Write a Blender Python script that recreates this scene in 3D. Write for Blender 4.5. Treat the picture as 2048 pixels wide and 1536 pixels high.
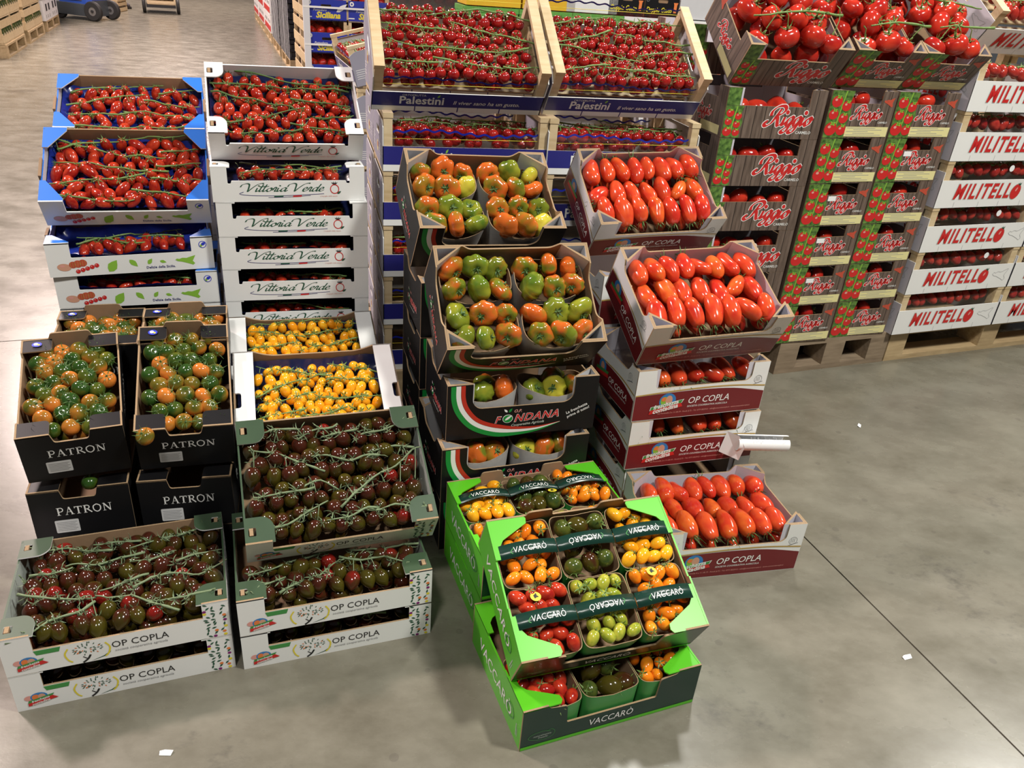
import bpy, math, random
import numpy as np
from mathutils import Matrix, Vector
from mathutils.geometry import tessellate_polygon

for _o in list(bpy.data.objects):
    bpy.data.objects.remove(_o)
SC = bpy.context.scene
COL = SC.collection
R = math.radians
rnd = random.Random(11)

# ------------------------------------------------------------------ camera
CAM_H, FPX = 1.43, 1572.0
_d = Vector((779 - 1024, 3669 - 768, FPX)).normalized()      # world "down" in (right, down, forward) camera axes
_up = -_d
_f = Vector((0, 0, 1))
_Y = (_f - _f.dot(_up) * _up).normalized()
_X = _Y.cross(_up)
cam_d = bpy.data.cameras.new('camera')
cam = bpy.data.objects.new('camera', cam_d)
COL.objects.link(cam)
cols = [Vector((_X[i], _Y[i], _up[i])) for i in range(3)]      # camera right, down, forward in world axes
cam.matrix_world = Matrix(((cols[0].x, -cols[1].x, -cols[2].x, 0), (cols[0].y, -cols[1].y, -cols[2].y, 0),
                           (cols[0].z, -cols[1].z, -cols[2].z, CAM_H), (0, 0, 0, 1)))
cam_d.sensor_fit = 'HORIZONTAL'
cam_d.sensor_width = 36
cam_d.lens = FPX * 36 / 2048
cam_d.clip_start, cam_d.clip_end = .05, 200
SC.camera = cam

# ------------------------------------------------------------------ world, lamps, exposure
W = bpy.data.worlds.new('world')
SC.world = W
W.use_nodes = True
W.node_tree.nodes['Background'].inputs[0].default_value = (.92, .95, 1, 1)
W.node_tree.nodes['Background'].inputs[1].default_value = .065


def area(name, loc, size, power, color, target=None):
    l = bpy.data.lights.new(name, 'AREA')
    l.shape = 'RECTANGLE'
    l.size, l.size_y = size
    l.energy, l.color = power, color
    o = bpy.data.objects.new(name, l)
    COL.objects.link(o)
    o.location = loc
    if target:
        o.rotation_euler = (Vector(target) - Vector(loc)).to_track_quat('-Z', 'Y').to_euler()
    return o


area('hall_lamp', (2.3, .7, 4.4), (.45, .45), 215, (1, .975, .89))
area('hall_lamp', (-.6, -1.0, 4.6), (.45, .45), 105, (1, .96, .90))
area('hall_lamp', (1.2, 4.4, 4.8), (.45, .45), 95, (1, .97, .90))
area('hall_lamp', (-4.4, 3.2, 4.6), (.6, .6), 400, (1, .81, .77))
area('hall_lamp', (-6.5, 10.0, 5.4), (1.2, 1.2), 820, (1, .81, .75))
area('hall_lamp', (-1.5, 11.0, 5.4), (1.2, 1.2), 260, (1, .84, .74))
area('hall_lamp', (-8.0, 18.5, 5.6), (1.6, 1.6), 850, (1, .81, .75))
area('hall_lamp', (4.4, 4.2, 4.8), (.6, .6), 150, (1, .98, .91))
SC.view_settings.view_transform = 'Standard'
SC.view_settings.look = 'None'
SC.view_settings.gamma = 1
SC.view_settings.use_curve_mapping = False
SC.view_settings.exposure = .18
SC.cycles.max_bounces, SC.cycles.diffuse_bounces, SC.cycles.glossy_bounces, SC.cycles.transmission_bounces, SC.cycles.transparent_max_bounces = 4, 2, 2, 2, 6
SC.cycles.caustics_reflective = SC.cycles.caustics_refractive = False

# ------------------------------------------------------------------ materials
M = {}


def base_mat(name):
    m = bpy.data.materials.new(name)
    m.use_nodes = True
    M[name] = m
    return m, m.node_tree.nodes, m.node_tree.links, m.node_tree.nodes['Principled BSDF']


def mat(name, col, rough=.6, var=.0, scale=40, metal=0., spec=.5, bump=0., coat=0., alpha=1., emit=None):
    m, n, l, b = base_mat(name)
    b.inputs['Base Color'].default_value = (*col, 1)
    b.inputs['Roughness'].default_value = rough
    b.inputs['Metallic'].default_value = metal
    b.inputs['Specular IOR Level'].default_value = spec
    b.inputs['Coat Weight'].default_value = coat
    if var or bump:
        tc = n.new('ShaderNodeTexCoord')
        nz = n.new('ShaderNodeTexNoise')
        nz.inputs['Scale'].default_value = scale
        nz.inputs['Detail'].default_value = 4
        l.new(tc.outputs['Object'], nz.inputs['Vector'])
        if var:
            mx = n.new('ShaderNodeMix')
            mx.data_type = 'RGBA'
            mx.inputs[6].default_value = (*[max(0, c * (1 - var)) for c in col], 1)
            mx.inputs[7].default_value = (*[min(1, c * (1 + var)) for c in col], 1)
            l.new(nz.outputs['Fac'], mx.inputs[0])
            l.new(mx.outputs[2], b.inputs['Base Color'])
        if bump:
            bp = n.new('ShaderNodeBump')
            bp.inputs['Strength'].default_value = bump
            bp.inputs['Distance'].default_value = .002
            l.new(nz.outputs['Fac'], bp.inputs['Height'])
            l.new(bp.outputs['Normal'], b.inputs['Normal'])
    return m


def fruit(name, c1, c2, c3=None, lo=.35, hi=.65, nscale=1.1, rough=.16, vary=.25, axis=.0, streak=0.):
    """glossy skin: c1 to c2 by soft blotches and by how far along the fruit (stem end at +z); c3 speckles the shoulder"""
    m, n, l, b = base_mat(name)
    tc = n.new('ShaderNodeTexCoord')
    oi = n.new('ShaderNodeObjectInfo')
    addv = n.new('ShaderNodeVectorMath')
    addv.operation = 'MULTIPLY_ADD'
    addv.inputs[1].default_value = (1, 1, 1 if not streak else .25)
    cmb = n.new('ShaderNodeCombineXYZ')
    mul = n.new('ShaderNodeMath')
    mul.operation = 'MULTIPLY'
    mul.inputs[1].default_value = 57
    l.new(oi.outputs['Random'], mul.inputs[0])
    for k in range(3):
        l.new(mul.outputs[0], cmb.inputs[k])
    l.new(tc.outputs['Object'], addv.inputs[0])
    l.new(cmb.outputs[0], addv.inputs[2])
    nz = n.new('ShaderNodeTexNoise')
    nz.inputs['Scale'].default_value = nscale
    nz.inputs['Detail'].default_value = 1.5
    l.new(addv.outputs[0], nz.inputs['Vector'])
    sep = n.new('ShaderNodeSeparateXYZ')
    l.new(tc.outputs['Object'], sep.inputs[0])
    ma = n.new('ShaderNodeMath')
    ma.operation = 'MULTIPLY_ADD'
    ma.inputs[1].default_value = axis
    l.new(sep.outputs[2], ma.inputs[0])
    l.new(nz.outputs['Fac'], ma.inputs[2])
    mb = n.new('ShaderNodeMath')
    mb.operation = 'MULTIPLY_ADD'
    mb.inputs[1].default_value = vary
    l.new(oi.outputs['Random'], mb.inputs[0])
    sub = n.new('ShaderNodeMath')
    sub.operation = 'SUBTRACT'
    sub.inputs[1].default_value = vary / 2
    l.new(ma.outputs[0], sub.inputs[0])
    l.new(sub.outputs[0], mb.inputs[2])
    rp = n.new('ShaderNodeValToRGB')
    e = rp.color_ramp.elements
    e[0].position, e[1].position = lo, hi
    e[0].color, e[1].color = (*c1, 1), (*c2, 1)
    if c3:
        k = rp.color_ramp.elements.new((lo + hi) / 2)
        k.color = (*c3, 1)
    l.new(mb.outputs[0], rp.inputs[0])
    l.new(rp.outputs[0], b.inputs['Base Color'])
    b.inputs['Roughness'].default_value = rough
    b.inputs['Specular IOR Level'].default_value = .5
    return m


mat('kraft', (.27, .170, .095), .8, .12, 60)
mat('kraft_edge', (.32, .215, .12), .9, .3, 500)
mat('white_card', (.80, .80, .79), .42, .03, 12)
mat('grey_card', (.56, .56, .58), .6, .05, 20)
mat('lilac_card', (.58, .56, .63), .55, .06, 14)
mat('shaded_lilac_card', (.32, .31, .38), .55, .06, 14)  # lilac board darkened: shade of the gap beside the white stack painted in
mat('blue_card', (.02, .17, .68), .4, .06, 15)
mat('black_card', (.006, .006, .007), .42, .2, 20, spec=.32)
mat('deep_green_card', (.042, .075, .04), .33, .2, 14)
mat('mint_card', (.42, .47, .43), .4, .1, 25)
mat('burgundy', (.16, .012, .016), .38, .06, 15)
mat('gold', (.48, .31, .08), .4)
mat('lime_card', (.088, .46, .013), .38, .05, 12)
mat('bottle_green', (.006, .032, .022), .28, .2, 18)
mat('mid_green', (.05, .26, .06), .4)
mat('navy_card', (.022, .022, .19), .38, .12, 10)
mat('royal_blue', (.015, .03, .35), .35)
mat('white_ink', (.82, .82, .80), .5)
mat('black_ink', (.012, .012, .012), .5)
mat('green_ink', (.02, .09, .05), .5)
mat('leaf_ink', (.24, .48, .05), .5)
mat('flag_green', (.005, .25, .04), .5)
mat('flag_red', (.5, .03, .015), .5)
mat('red_ink', (.58, .02, .02), .45)
mat('pink_ink', (.70, .32, .28), .5)
mat('skin_ink', (.62, .32, .22), .5)
mat('tomato_ink', (.50, .075, .04), .5, .25, 90)
mat('navy_ink', (.02, .02, .16), .5)
mat('orange_ink', (.75, .2, .05), .5)
mat('yellow_ink', (.75, .62, .04), .5)
mat('plum_ink', (.2, .01, .15), .5)
mat('sky_ink', (.03, .2, .5), .5)
mat('pale_yellow', (.74, .68, .33), .6)
mat('grey_ink', (.33, .33, .34), .6)
mat('blue_ink', (.02, .04, .5), .5)
mat('label_paper', (.62, .62, .62), .6)
mat('paper', (.86, .86, .87), .6)
mat('paper_grey', (.40, .39, .38), .7, .15, 70)
mat('stem_green', (.14, .24, .06), .5, .3, 120)
mat('stem_dark', (.075, .145, .035), .55, .3, 120)
mat('stem_dusty', (.15, .205, .105), .6, .25, 120)
mat('calyx_green', (.13, .22, .05), .5, .3, 90)
mat('rubber', (.012, .012, .012), .7)
mat('steel', (.5, .5, .5), .35, metal=.9)
mat('machine_blue', (.02, .06, .30), .3, coat=.3)
mat('machine_grey', (.05, .06, .07), .4)
mat('white_plastic', (.75, .75, .78), .4)
mat('black_plastic', (.012, .012, .014), .5)
mat('trouser', (.10, .09, .10), .8)
mat('shoe', (.05, .045, .045), .6)
mat('corner_tube', (.66, .67, .70), .4)
mat('yellow_card', (.75, .45, .02), .5)
mat('produce_green', (.10, .35, .06), .5, .3, 30)
mat('wall_paint', (.55, .54, .52), .8, .05, 1)
mat('liner_blue', (.012, .03, .26), .22, .45, 30, bump=.4)
mat('liner_navy', (.012, .018, .075), .2, .4, 30, bump=.4)
mat('scallop_blue', (.01, .02, .30), .3)

fruit('date_red', (.30, .012, .008), (.56, .055, .018), lo=.3, hi=.75)
fruit('cherry_red', (.24, .006, .008), (.42, .02, .014), lo=.3, hi=.75)
fruit('truss_red', (.36, .012, .010), (.58, .04, .018), lo=.3, hi=.75)
fruit('oval_red', (.30, .015, .014), (.50, .045, .025), lo=.3, hi=.75)
fruit('yellow_skin', (.80, .30, .008), (.86, .46, .02), lo=.3, hi=.75)
fruit('orange_skin', (.78, .18, .008), (.85, .30, .015), lo=.3, hi=.75)
fruit('dark_brown', (.050, .011, .005), (.036, .024, .004), lo=.38, hi=.62, axis=-.25, streak=1, rough=.13)
fruit('dark_olive', (.045, .014, .005), (.052, .042, .005), lo=.25, hi=.5, axis=-.2, streak=1, rough=.13)
fruit('dark_red', (.17, .009, .006), (.055, .018, .006), lo=.4, hi=.7, axis=-.2, rough=.13)
fruit('smoke_green', (.030, .055, .012), (.085, .10, .015), lo=.3, hi=.7)
fruit('patron_green', (.022, .062, .009), (.15, .14, .014), lo=.30, hi=.85, nscale=.7, axis=-.22)
fruit('patron_mixed', (.024, .062, .009), (.48, .155, .022), (.17, .115, .013), lo=.25, hi=.70, nscale=.7, axis=-.26)
fruit('patron_orange', (.10, .10, .012), (.56, .17, .026), lo=.18, hi=.55, nscale=.7, axis=-.20)
fruit('rib_green', (.085, .15, .014), (.23, .24, .02), lo=.3, hi=.7, axis=.1)
fruit('rib_mixed', (.13, .16, .014), (.50, .11, .016), (.27, .15, .014), lo=.38, hi=.58, axis=-.1)
fruit('rib_orange', (.28, .15, .014), (.56, .11, .016), lo=.30, hi=.55, axis=-.06)
fruit('rib_yellow', (.36, .38, .03), (.58, .48, .05), lo=.3, hi=.7)
fruit('long_red', (.50, .025, .014), (.66, .085, .022), lo=.3, hi=.75, nscale=.9)
fruit('long_orange', (.55, .04, .014), (.68, .13, .022), lo=.3, hi=.72, nscale=.9)
fruit('lime_skin', (.20, .26, .02), (.44, .42, .05), lo=.3, hi=.7)


def wood(name, c1, c2, scale=1.):
    m, n, l, b = base_mat(name)
    tc = n.new('ShaderNodeTexCoord')
    mp = n.new('ShaderNodeMapping')
    mp.inputs['Scale'].default_value = (9 * scale, 60 * scale, 60 * scale)
    nz = n.new('ShaderNodeTexNoise')
    nz.inputs['Scale'].default_value = 1.2
    nz.inputs['Detail'].default_value = 5
    oi = n.new('ShaderNodeObjectInfo')
    ad = n.new('ShaderNodeMath')
    ad.operation = 'MULTIPLY_ADD'
    ad.inputs[1].default_value = .3
    l.new(tc.outputs['Object'], mp.inputs[0])
    l.new(mp.outputs[0], nz.inputs['Vector'])
    l.new(oi.outputs['Random'], ad.inputs[0])
    l.new(nz.outputs['Fac'], ad.inputs[2])
    rp = n.new('ShaderNodeValToRGB')
    rp.color_ramp.elements[0].position, rp.color_ramp.elements[1].position = .35, .95
    rp.color_ramp.elements[0].color, rp.color_ramp.elements[1].color = (*c1, 1), (*c2, 1)
    l.new(ad.outputs[0], rp.inputs[0])
    l.new(rp.outputs[0], b.inputs['Base Color'])
    b.inputs['Roughness'].default_value = .65
    return m


wood('poplar', (.50, .36, .19), (.68, .54, .34))
wood('pallet_wood', (.36, .25, .13), (.56, .42, .24))
wood('old_wood', (.18, .13, .085), (.33, .25, .17))


def plank_print():
    """flat print of grey-brown boards: vertical dark lines and grain, tied to the carton"""
    m, n, l, b = base_mat('plank_print')
    tc = n.new('ShaderNodeTexCoord')
    sp = n.new('ShaderNodeSeparateXYZ')
    l.new(tc.outputs['Object'], sp.inputs[0])
    s = n.new('ShaderNodeMath')
    s.operation = 'ADD'
    l.new(sp.outputs[0], s.inputs[0])
    l.new(sp.outputs[1], s.inputs[1])
    mu = n.new('ShaderNodeMath')
    mu.operation = 'MULTIPLY'
    mu.inputs[1].default_value = 26
    l.new(s.outputs[0], mu.inputs[0])
    fr = n.new('ShaderNodeMath')
    fr.operation = 'FRACT'
    l.new(mu.outputs[0], fr.inputs[0])
    lt = n.new('ShaderNodeMath')
    lt.operation = 'LESS_THAN'
    lt.inputs[1].default_value = .07
    l.new(fr.outputs[0], lt.inputs[0])
    mp = n.new('ShaderNodeMapping')
    mp.inputs['Scale'].default_value = (90, 90, 9)
    l.new(tc.outputs['Object'], mp.inputs[0])
    nz = n.new('ShaderNodeTexNoise')
    nz.inputs['Scale'].default_value = 1
    nz.inputs['Detail'].default_value = 5
    l.new(mp.outputs[0], nz.inputs['Vector'])
    rp = n.new('ShaderNodeValToRGB')
    rp.color_ramp.elements[0].position, rp.color_ramp.elements[1].position = .3, .75
    rp.color_ramp.elements[0].color, rp.color_ramp.elements[1].color = (.075, .05, .038, 1), (.20, .145, .115, 1)
    l.new(nz.outputs['Fac'], rp.inputs[0])
    mx = n.new('ShaderNodeMix')
    mx.data_type = 'RGBA'
    mx.inputs[7].default_value = (.02, .013, .01, 1)
    l.new(lt.outputs[0], mx.inputs[0])
    l.new(rp.outputs[0], mx.inputs[6])
    l.new(mx.outputs[2], b.inputs['Base Color'])
    b.inputs['Roughness'].default_value = .5


plank_print()


def foliage_print():
    m, n, l, b = base_mat('foliage_print')
    tc = n.new('ShaderNodeTexCoord')
    nz = n.new('ShaderNodeTexNoise')
    nz.inputs['Scale'].default_value = 70
    nz.inputs['Detail'].default_value = 4
    l.new(tc.outputs['Object'], nz.inputs['Vector'])
    rp = n.new('ShaderNodeValToRGB')
    e = rp.color_ramp.elements
    e[0].position, e[1].position = .3, .72
    e[0].color, e[1].color = (.012, .05, .008, 1), (.16, .30, .06, 1)
    l.new(nz.outputs['Fac'], rp.inputs[0])
    l.new(rp.outputs[0], b.inputs['Base Color'])
    b.inputs['Roughness'].default_value = .45


foliage_print()


def clear(name, tint, gloss=.12, rough=.08):
    m, n, l, b = base_mat(name)
    n.remove(b)
    tr = n.new('ShaderNodeBsdfTransparent')
    tr.inputs[0].default_value = (*tint, 1)
    gl = n.new('ShaderNodeBsdfGlossy')
    gl.inputs['Roughness'].default_value = rough
    mx = n.new('ShaderNodeMixShader')
    mx.inputs[0].default_value = gloss
    l.new(tr.outputs[0], mx.inputs[1])
    l.new(gl.outputs[0], mx.inputs[2])
    l.new(mx.outputs[0], n['Material Output'].inputs[0])


clear('film', (.95, .95, .97), .07)
clear('tray_plastic', (.93, .94, .96), .16)


def concrete():
    m, n, l, b = base_mat('concrete')
    tc = n.new('ShaderNodeTexCoord')
    ge = n.new('ShaderNodeNewGeometry')
    big = n.new('ShaderNodeTexNoise')
    big.inputs['Scale'].default_value = 4.5
    big.inputs['Detail'].default_value = 5
    big.inputs['Roughness'].default_value = .6
    fine = n.new('ShaderNodeTexNoise')
    fine.inputs['Scale'].default_value = 26
    fine.inputs['Detail'].default_value = 4
    fine.inputs['Roughness'].default_value = .7
    mp = n.new('ShaderNodeMapping')
    mp.inputs['Rotation'].default_value = (0, 0, R(-21.5))
    mp.inputs['Scale'].default_value = (1, 1.5, 1)
    l.new(ge.outputs['Position'], mp.inputs[0])
    l.new(mp.outputs[0], big.inputs['Vector'])
    l.new(mp.outputs[0], fine.inputs['Vector'])
    rp = n.new('ShaderNodeValToRGB')
    e = rp.color_ramp.elements
    e[0].position, e[1].position = .30, .64
    e[0].color, e[1].color = (.118, .108, .081, 1), (.198, .185, .146, 1)
    mixf = n.new('ShaderNodeMath')
    mixf.operation = 'MULTIPLY_ADD'
    mixf.inputs[1].default_value = .70
    sc2 = n.new('ShaderNodeMath')
    sc2.operation = 'MULTIPLY'
    sc2.inputs[1].default_value = .24
    l.new(fine.outputs['Fac'], sc2.inputs[0])
    l.new(big.outputs['Fac'], mixf.inputs[0])
    l.new(sc2.outputs[0], mixf.inputs[2])
    l.new(mixf.outputs[0], rp.inputs[0])
    spot = n.new('ShaderNodeTexVoronoi')
    spot.inputs['Scale'].default_value = 9
    l.new(ge.outputs['Position'], spot.inputs['Vector'])
    lt = n.new('ShaderNodeMath')
    lt.operation = 'LESS_THAN'
    lt.inputs[1].default_value = .09
    l.new(spot.outputs['Distance'], lt.inputs[0])
    fl = n.new('ShaderNodeMath')
    fl.operation = 'MULTIPLY'
    fl.inputs[1].default_value = .32
    l.new(lt.outputs[0], fl.inputs[0])
    mx = n.new('ShaderNodeMix')
    mx.data_type = 'RGBA'
    mx.inputs[7].default_value = (.08, .07, .06, 1)
    l.new(fl.outputs[0], mx.inputs[0])
    l.new(rp.outputs[0], mx.inputs[6])
    # old dark stains, broken up by the fine grain
    st = n.new('ShaderNodeTexNoise')
    st.inputs['Scale'].default_value = 2.6
    st.inputs['Detail'].default_value = 3
    l.new(ge.outputs['Position'], st.inputs['Vector'])
    sm = n.new('ShaderNodeMath')
    sm.operation = 'MULTIPLY_ADD'
    sm.inputs[1].default_value = .55
    l.new(fine.outputs['Fac'], sm.inputs[0])
    l.new(st.outputs['Fac'], sm.inputs[2])
    sr = n.new('ShaderNodeMapRange')
    sr.inputs['From Min'].default_value, sr.inputs['From Max'].default_value = .90, 1.06
    sr.inputs['To Max'].default_value = .6
    l.new(sm.outputs[0], sr.inputs[0])
    mx2 = n.new('ShaderNodeMix')
    mx2.data_type = 'RGBA'
    mx2.inputs[7].default_value = (.055, .05, .042, 1)
    l.new(sr.outputs[0], mx2.inputs[0])
    l.new(mx.outputs[2], mx2.inputs[6])
    l.new(mx2.outputs[2], b.inputs['Base Color'])
    rr = n.new('ShaderNodeMapRange')
    rr.inputs['To Min'].default_value, rr.inputs['To Max'].default_value = .16, .38
    l.new(big.outputs['Fac'], rr.inputs[0])
    l.new(rr.outputs[0], b.inputs['Roughness'])
    b.inputs['Specular IOR Level'].default_value = .45
    bp = n.new('ShaderNodeBump')
    bp.inputs['Strength'].default_value = .08
    bp.inputs['Distance'].default_value = .002
    l.new(fine.outputs['Fac'], bp.inputs['Height'])
    l.new(bp.outputs['Normal'], b.inputs['Normal'])


concrete()

# ------------------------------------------------------------------ object helpers
KIDS = {}


def link(o, parent=None):
    COL.objects.link(o)
    if parent is not None:
        o.parent = parent
        KIDS.setdefault(parent.name, []).append(o)
    return o


def tag(o, label=None, cat=None, group=None, kind=None):
    if label:
        o['label'] = label
    if cat:
        o['category'] = cat
    if group:
        o['group'] = group
    if kind:
        o['kind'] = kind
    return o


def empty(name, mw=None, parent=None):
    o = bpy.data.objects.new(name, None)
    o.empty_display_size = .05
    if mw is not None:
        o.matrix_world = mw
    return link(o, parent)


def copy_tree(o, parent=None):
    c = o.copy()
    link(c, parent)
    for ch in KIDS.get(o.name, ()):
        copy_tree(ch, c)
    return c


class MB:
    def __init__(s):
        s.v, s.f, s.m, s.mats, s.sm = [], [], [], [], []

    def mi(s, name):
        if name not in s.mats:
            s.mats.append(name)
        return s.mats.index(name)

    def add(s, vs, fs, m, smooth=False):
        b = len(s.v)
        s.v += [tuple(p) for p in vs]
        k = s.mi(m)
        for f in fs:
            s.f.append(tuple(b + i for i in f))
            s.m.append(k)
            s.sm.append(smooth)
        return s

    def box(s, x0, x1, y0, y1, z0, z1, m):
        vs = [(x, y, z) for z in (z0, z1) for y in (y0, y1) for x in (x0, x1)]
        return s.add(vs, [(0, 2, 3, 1), (4, 5, 7, 6), (0, 1, 5, 4), (2, 6, 7, 3), (0, 4, 6, 2), (1, 3, 7, 5)], m)

    def panel(s, fr, outline, t, mats, holes=()):
        """flat sheet in frame fr: printed face on +N at 0, inner face at -t, cut edges"""
        loops = [outline] + list(holes)
        tris = tessellate_polygon([[Vector((p[0], p[1], 0)) for p in lp] for lp in loops])
        pts = [p for lp in loops for p in lp]
        a, b, c = (pts[i] for i in tris[0])
        fl = (b[0] - a[0]) * (c[1] - a[1]) - (b[1] - a[1]) * (c[0] - a[0])
        def up(t3):
            a, b, c = (pts[i] for i in t3)
            return t3 if (b[0] - a[0]) * (c[1] - a[1]) - (b[1] - a[1]) * (c[0] - a[0]) > 0 else (t3[0], t3[2], t3[1])
        tris = [up(t3) for t3 in tris]
        s.add([fr(u, v, 0) for u, v in pts], tris, mats[0])
        s.add([fr(u, v, -t) for u, v in pts], [(a, c, b) for a, b, c in tris], mats[1])
        for lp in loops:
            n = len(lp)
            s.add([fr(u, v, 0) for u, v in lp] + [fr(u, v, -t) for u, v in lp],
                  [(i, (i + 1) % n, n + (i + 1) % n, n + i) for i in range(n)], mats[2])
        return s

    def flat(s, fr, outline, m, n=.0005, holes=()):
        loops = [outline] + list(holes)
        tris = tessellate_polygon([[Vector((p[0], p[1], 0)) for p in lp] for lp in loops])
        pts = [p for lp in loops for p in lp]
        out = []
        for t3 in tris:
            a, b, c = (pts[i] for i in t3)
            out.append(t3 if (b[0] - a[0]) * (c[1] - a[1]) - (b[1] - a[1]) * (c[0] - a[0]) > 0 else (t3[0], t3[2], t3[1]))
        return s.add([fr(u, v, n) for u, v in pts], out, m)

    def tube(s, pts, rad, m, k=6, smooth=True, caps=True):
        pts = [Vector(p) for p in pts]
        n = len(pts)
        if not hasattr(rad, '__len__'):
            rad = [rad] * n
        vs, ref = [], Vector((.3, .2, 1)).normalized()
        for i, p in enumerate(pts):
            t = (pts[min(i + 1, n - 1)] - pts[max(i - 1, 0)])
            t = t.normalized() if t.length > 1e-9 else Vector((0, 0, 1))
            a = t.cross(ref)
            if a.length < 1e-3:
                a = t.cross(Vector((1, 0, 0)))
            a.normalize()
            b = t.cross(a)
            vs += [p + (a * math.cos(2 * math.pi * j / k) + b * math.sin(2 * math.pi * j / k)) * rad[i] for j in range(k)]
        fs = [(i * k + j, i * k + (j + 1) % k, (i + 1) * k + (j + 1) % k, (i + 1) * k + j) for i in range(n - 1) for j in range(k)]
        if caps:
            fs += [tuple(range(k - 1, -1, -1)), tuple((n - 1) * k + j for j in range(k))]
        return s.add(vs, fs, m, smooth)

    def mesh(s, name):
        me = bpy.data.meshes.new(name)
        me.from_pydata(s.v, [], s.f)
        for k in s.mats:
            me.materials.append(M[k])
        me.polygons.foreach_set('material_index', s.m)
        me.polygons.foreach_set('use_smooth', s.sm)
        me.update()
        return me

    def build(s, name, parent=None, mw=None, label=None):
        o = bpy.data.objects.new(name, s.mesh(name))
        if mw is not None:
            o.matrix_world = mw
        link(o, parent)
        if label:
            o['label'] = label
        return o


def frame(O, U, V):
    O, U, V = Vector(O), Vector(U), Vector(V)
    N = U.cross(V)
    return lambda u, v, n=0: tuple(O + U * u + V * v + N * n)


def faces(w, d, h):
    """printing frames of a box: front, left, right, back, top; u to the reader's right, v up"""
    return dict(F=frame((0, 0, 0), (1, 0, 0), (0, 0, 1)), L=frame((-w / 2, d / 2, 0), (0, -1, 0), (0, 0, 1)),
                R=frame((w / 2, d / 2, 0), (0, 1, 0), (0, 0, 1)), B=frame((0, d, 0), (-1, 0, 0), (0, 0, 1)),
                T=frame((0, 0, h), (1, 0, 0), (0, 1, 0)))


def rpoly(pts, rad=0., k=4):
    """round the corners listed as (x, y, r)"""
    out, n = [], len(pts)
    for i, p in enumerate(pts):
        r = p[2] if len(p) > 2 else rad
        if r <= 0:
            out.append((p[0], p[1]))
            continue
        a, b, c = Vector(pts[i - 1][:2]), Vector(p[:2]), Vector(pts[(i + 1) % n][:2])
        u, v = (a - b), (c - b)
        rr = min(r, u.length * .49, v.length * .49)
        u, v = b + u.normalized() * rr, b + v.normalized() * rr
        for j in range(k + 1):
            t = j / k
            q = u * (1 - t) ** 2 + b * 2 * t * (1 - t) + v * t * t
            out.append((q.x, q.y))
    return out


def rect(x0, x1, y0, y1, r=0.):
    return rpoly([(x0, y0, r), (x1, y0, r), (x1, y1, r), (x0, y1, r)])


def ellipse(cx, cy, rx, ry, k=18, rot=0.):
    c, s = math.cos(rot), math.sin(rot)
    return [(cx + rx * math.cos(a) * c - ry * math.sin(a) * s, cy + rx * math.cos(a) * s + ry * math.sin(a) * c)
            for a in (2 * math.pi * i / k for i in range(k))]


def leaf2(cx, cy, ln, wd, ang):
    pts = [(-.5, 0), (-.3, .3), (0, .48), (.28, .34), (.6, .05), (.28, -.25), (0, -.42), (-.3, -.32)]
    c, s = math.cos(ang), math.sin(ang)
    return [(cx + x * ln * c - y * wd * s, cy + x * ln * s + y * wd * c) for x, y in pts]


def catmull(pts, k=5):
    P = [Vector(p) for p in pts]
    P = [P[0] * 2 - P[1]] + P + [P[-1] * 2 - P[-2]]
    out = []
    for i in range(1, len(P) - 2):
        a, b, c, d = P[i - 1:i + 3]
        for j in range(k):
            t = j / k
            out.append(.5 * ((2 * b) + (c - a) * t + (2 * a - 5 * b + 4 * c - d) * t * t + (3 * b - a - 3 * c + d) * t ** 3))
    return out + [P[-2]]


def ribbon2(mb, fr, pts, width, m, n=.0006, k=5, smooth=True, pen=None, x=0, y=0, s=1., shear=0.):
    """flat pen stroke; pen = (thin, thick, angle) for a broad-nib look"""
    P = catmull([(p[0], p[1]) for p in pts], k) if smooth and len(pts) > 2 else [Vector(p) for p in pts]
    vs = []
    for i, p in enumerate(P):
        t = P[min(i + 1, len(P) - 1)] - P[max(i - 1, 0)]
        t = t.normalized() if t.length > 1e-9 else Vector((1, 0))
        q = Vector((-t.y, t.x))
        w = width if pen is None else pen[0] + (pen[1] - pen[0]) * abs(math.sin(math.atan2(t.y, t.x) - pen[2]))
        for sg in (1, -1):
            a = p + q * sg * w / 2
            vs.append(fr(x + (a.x + a.y * shear) * s, y + a.y * s, n))
    mb.add(vs, [(2 * i, 2 * i + 1, 2 * i + 3, 2 * i + 2) for i in range(len(P) - 1)], m)


SICILY = [(0, .62), (.08, .75), (.2, .70), (.35, .80), (.55, .76), (.8, .9), (1, 1), (.92, .72), (.84, .45), (.95, .2), (.85, .05),
          (.7, .17), (.5, .3), (.3, .42), (.12, .48)]


def sicily(x, y, w, h):
    return [(x + a * w, y + b * h) for a, b in SICILY]


_TXT = {}


def text2(body, bold=0., shear=0., res=2, sp=1.):
    """flat letters of the default font, cap height about .73 per unit of size; returns points, faces, width"""
    key = (body, bold, shear, sp)
    if key not in _TXT:
        cu = bpy.data.curves.new('lettering', 'FONT')
        cu.body, cu.offset, cu.shear, cu.resolution_u = body, bold, shear, res
        cu.align_x = 'CENTER'
        cu.space_character = sp
        ob = bpy.data.objects.new('lettering', cu)
        COL.objects.link(ob)
        me = bpy.data.meshes.new_from_object(ob.evaluated_get(bpy.context.evaluated_depsgraph_get()))
        vs = [(v.co.x, v.co.y) for v in me.vertices]
        fs = [tuple(p.vertices) for p in me.polygons]
        bpy.data.objects.remove(ob)
        bpy.data.curves.remove(cu)
        bpy.data.meshes.remove(me)
        xs = [v[0] for v in vs] or [0]
        _TXT[key] = (vs, fs, max(xs) - min(xs), (max(xs) + min(xs)) / 2)
    return _TXT[key]


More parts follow.
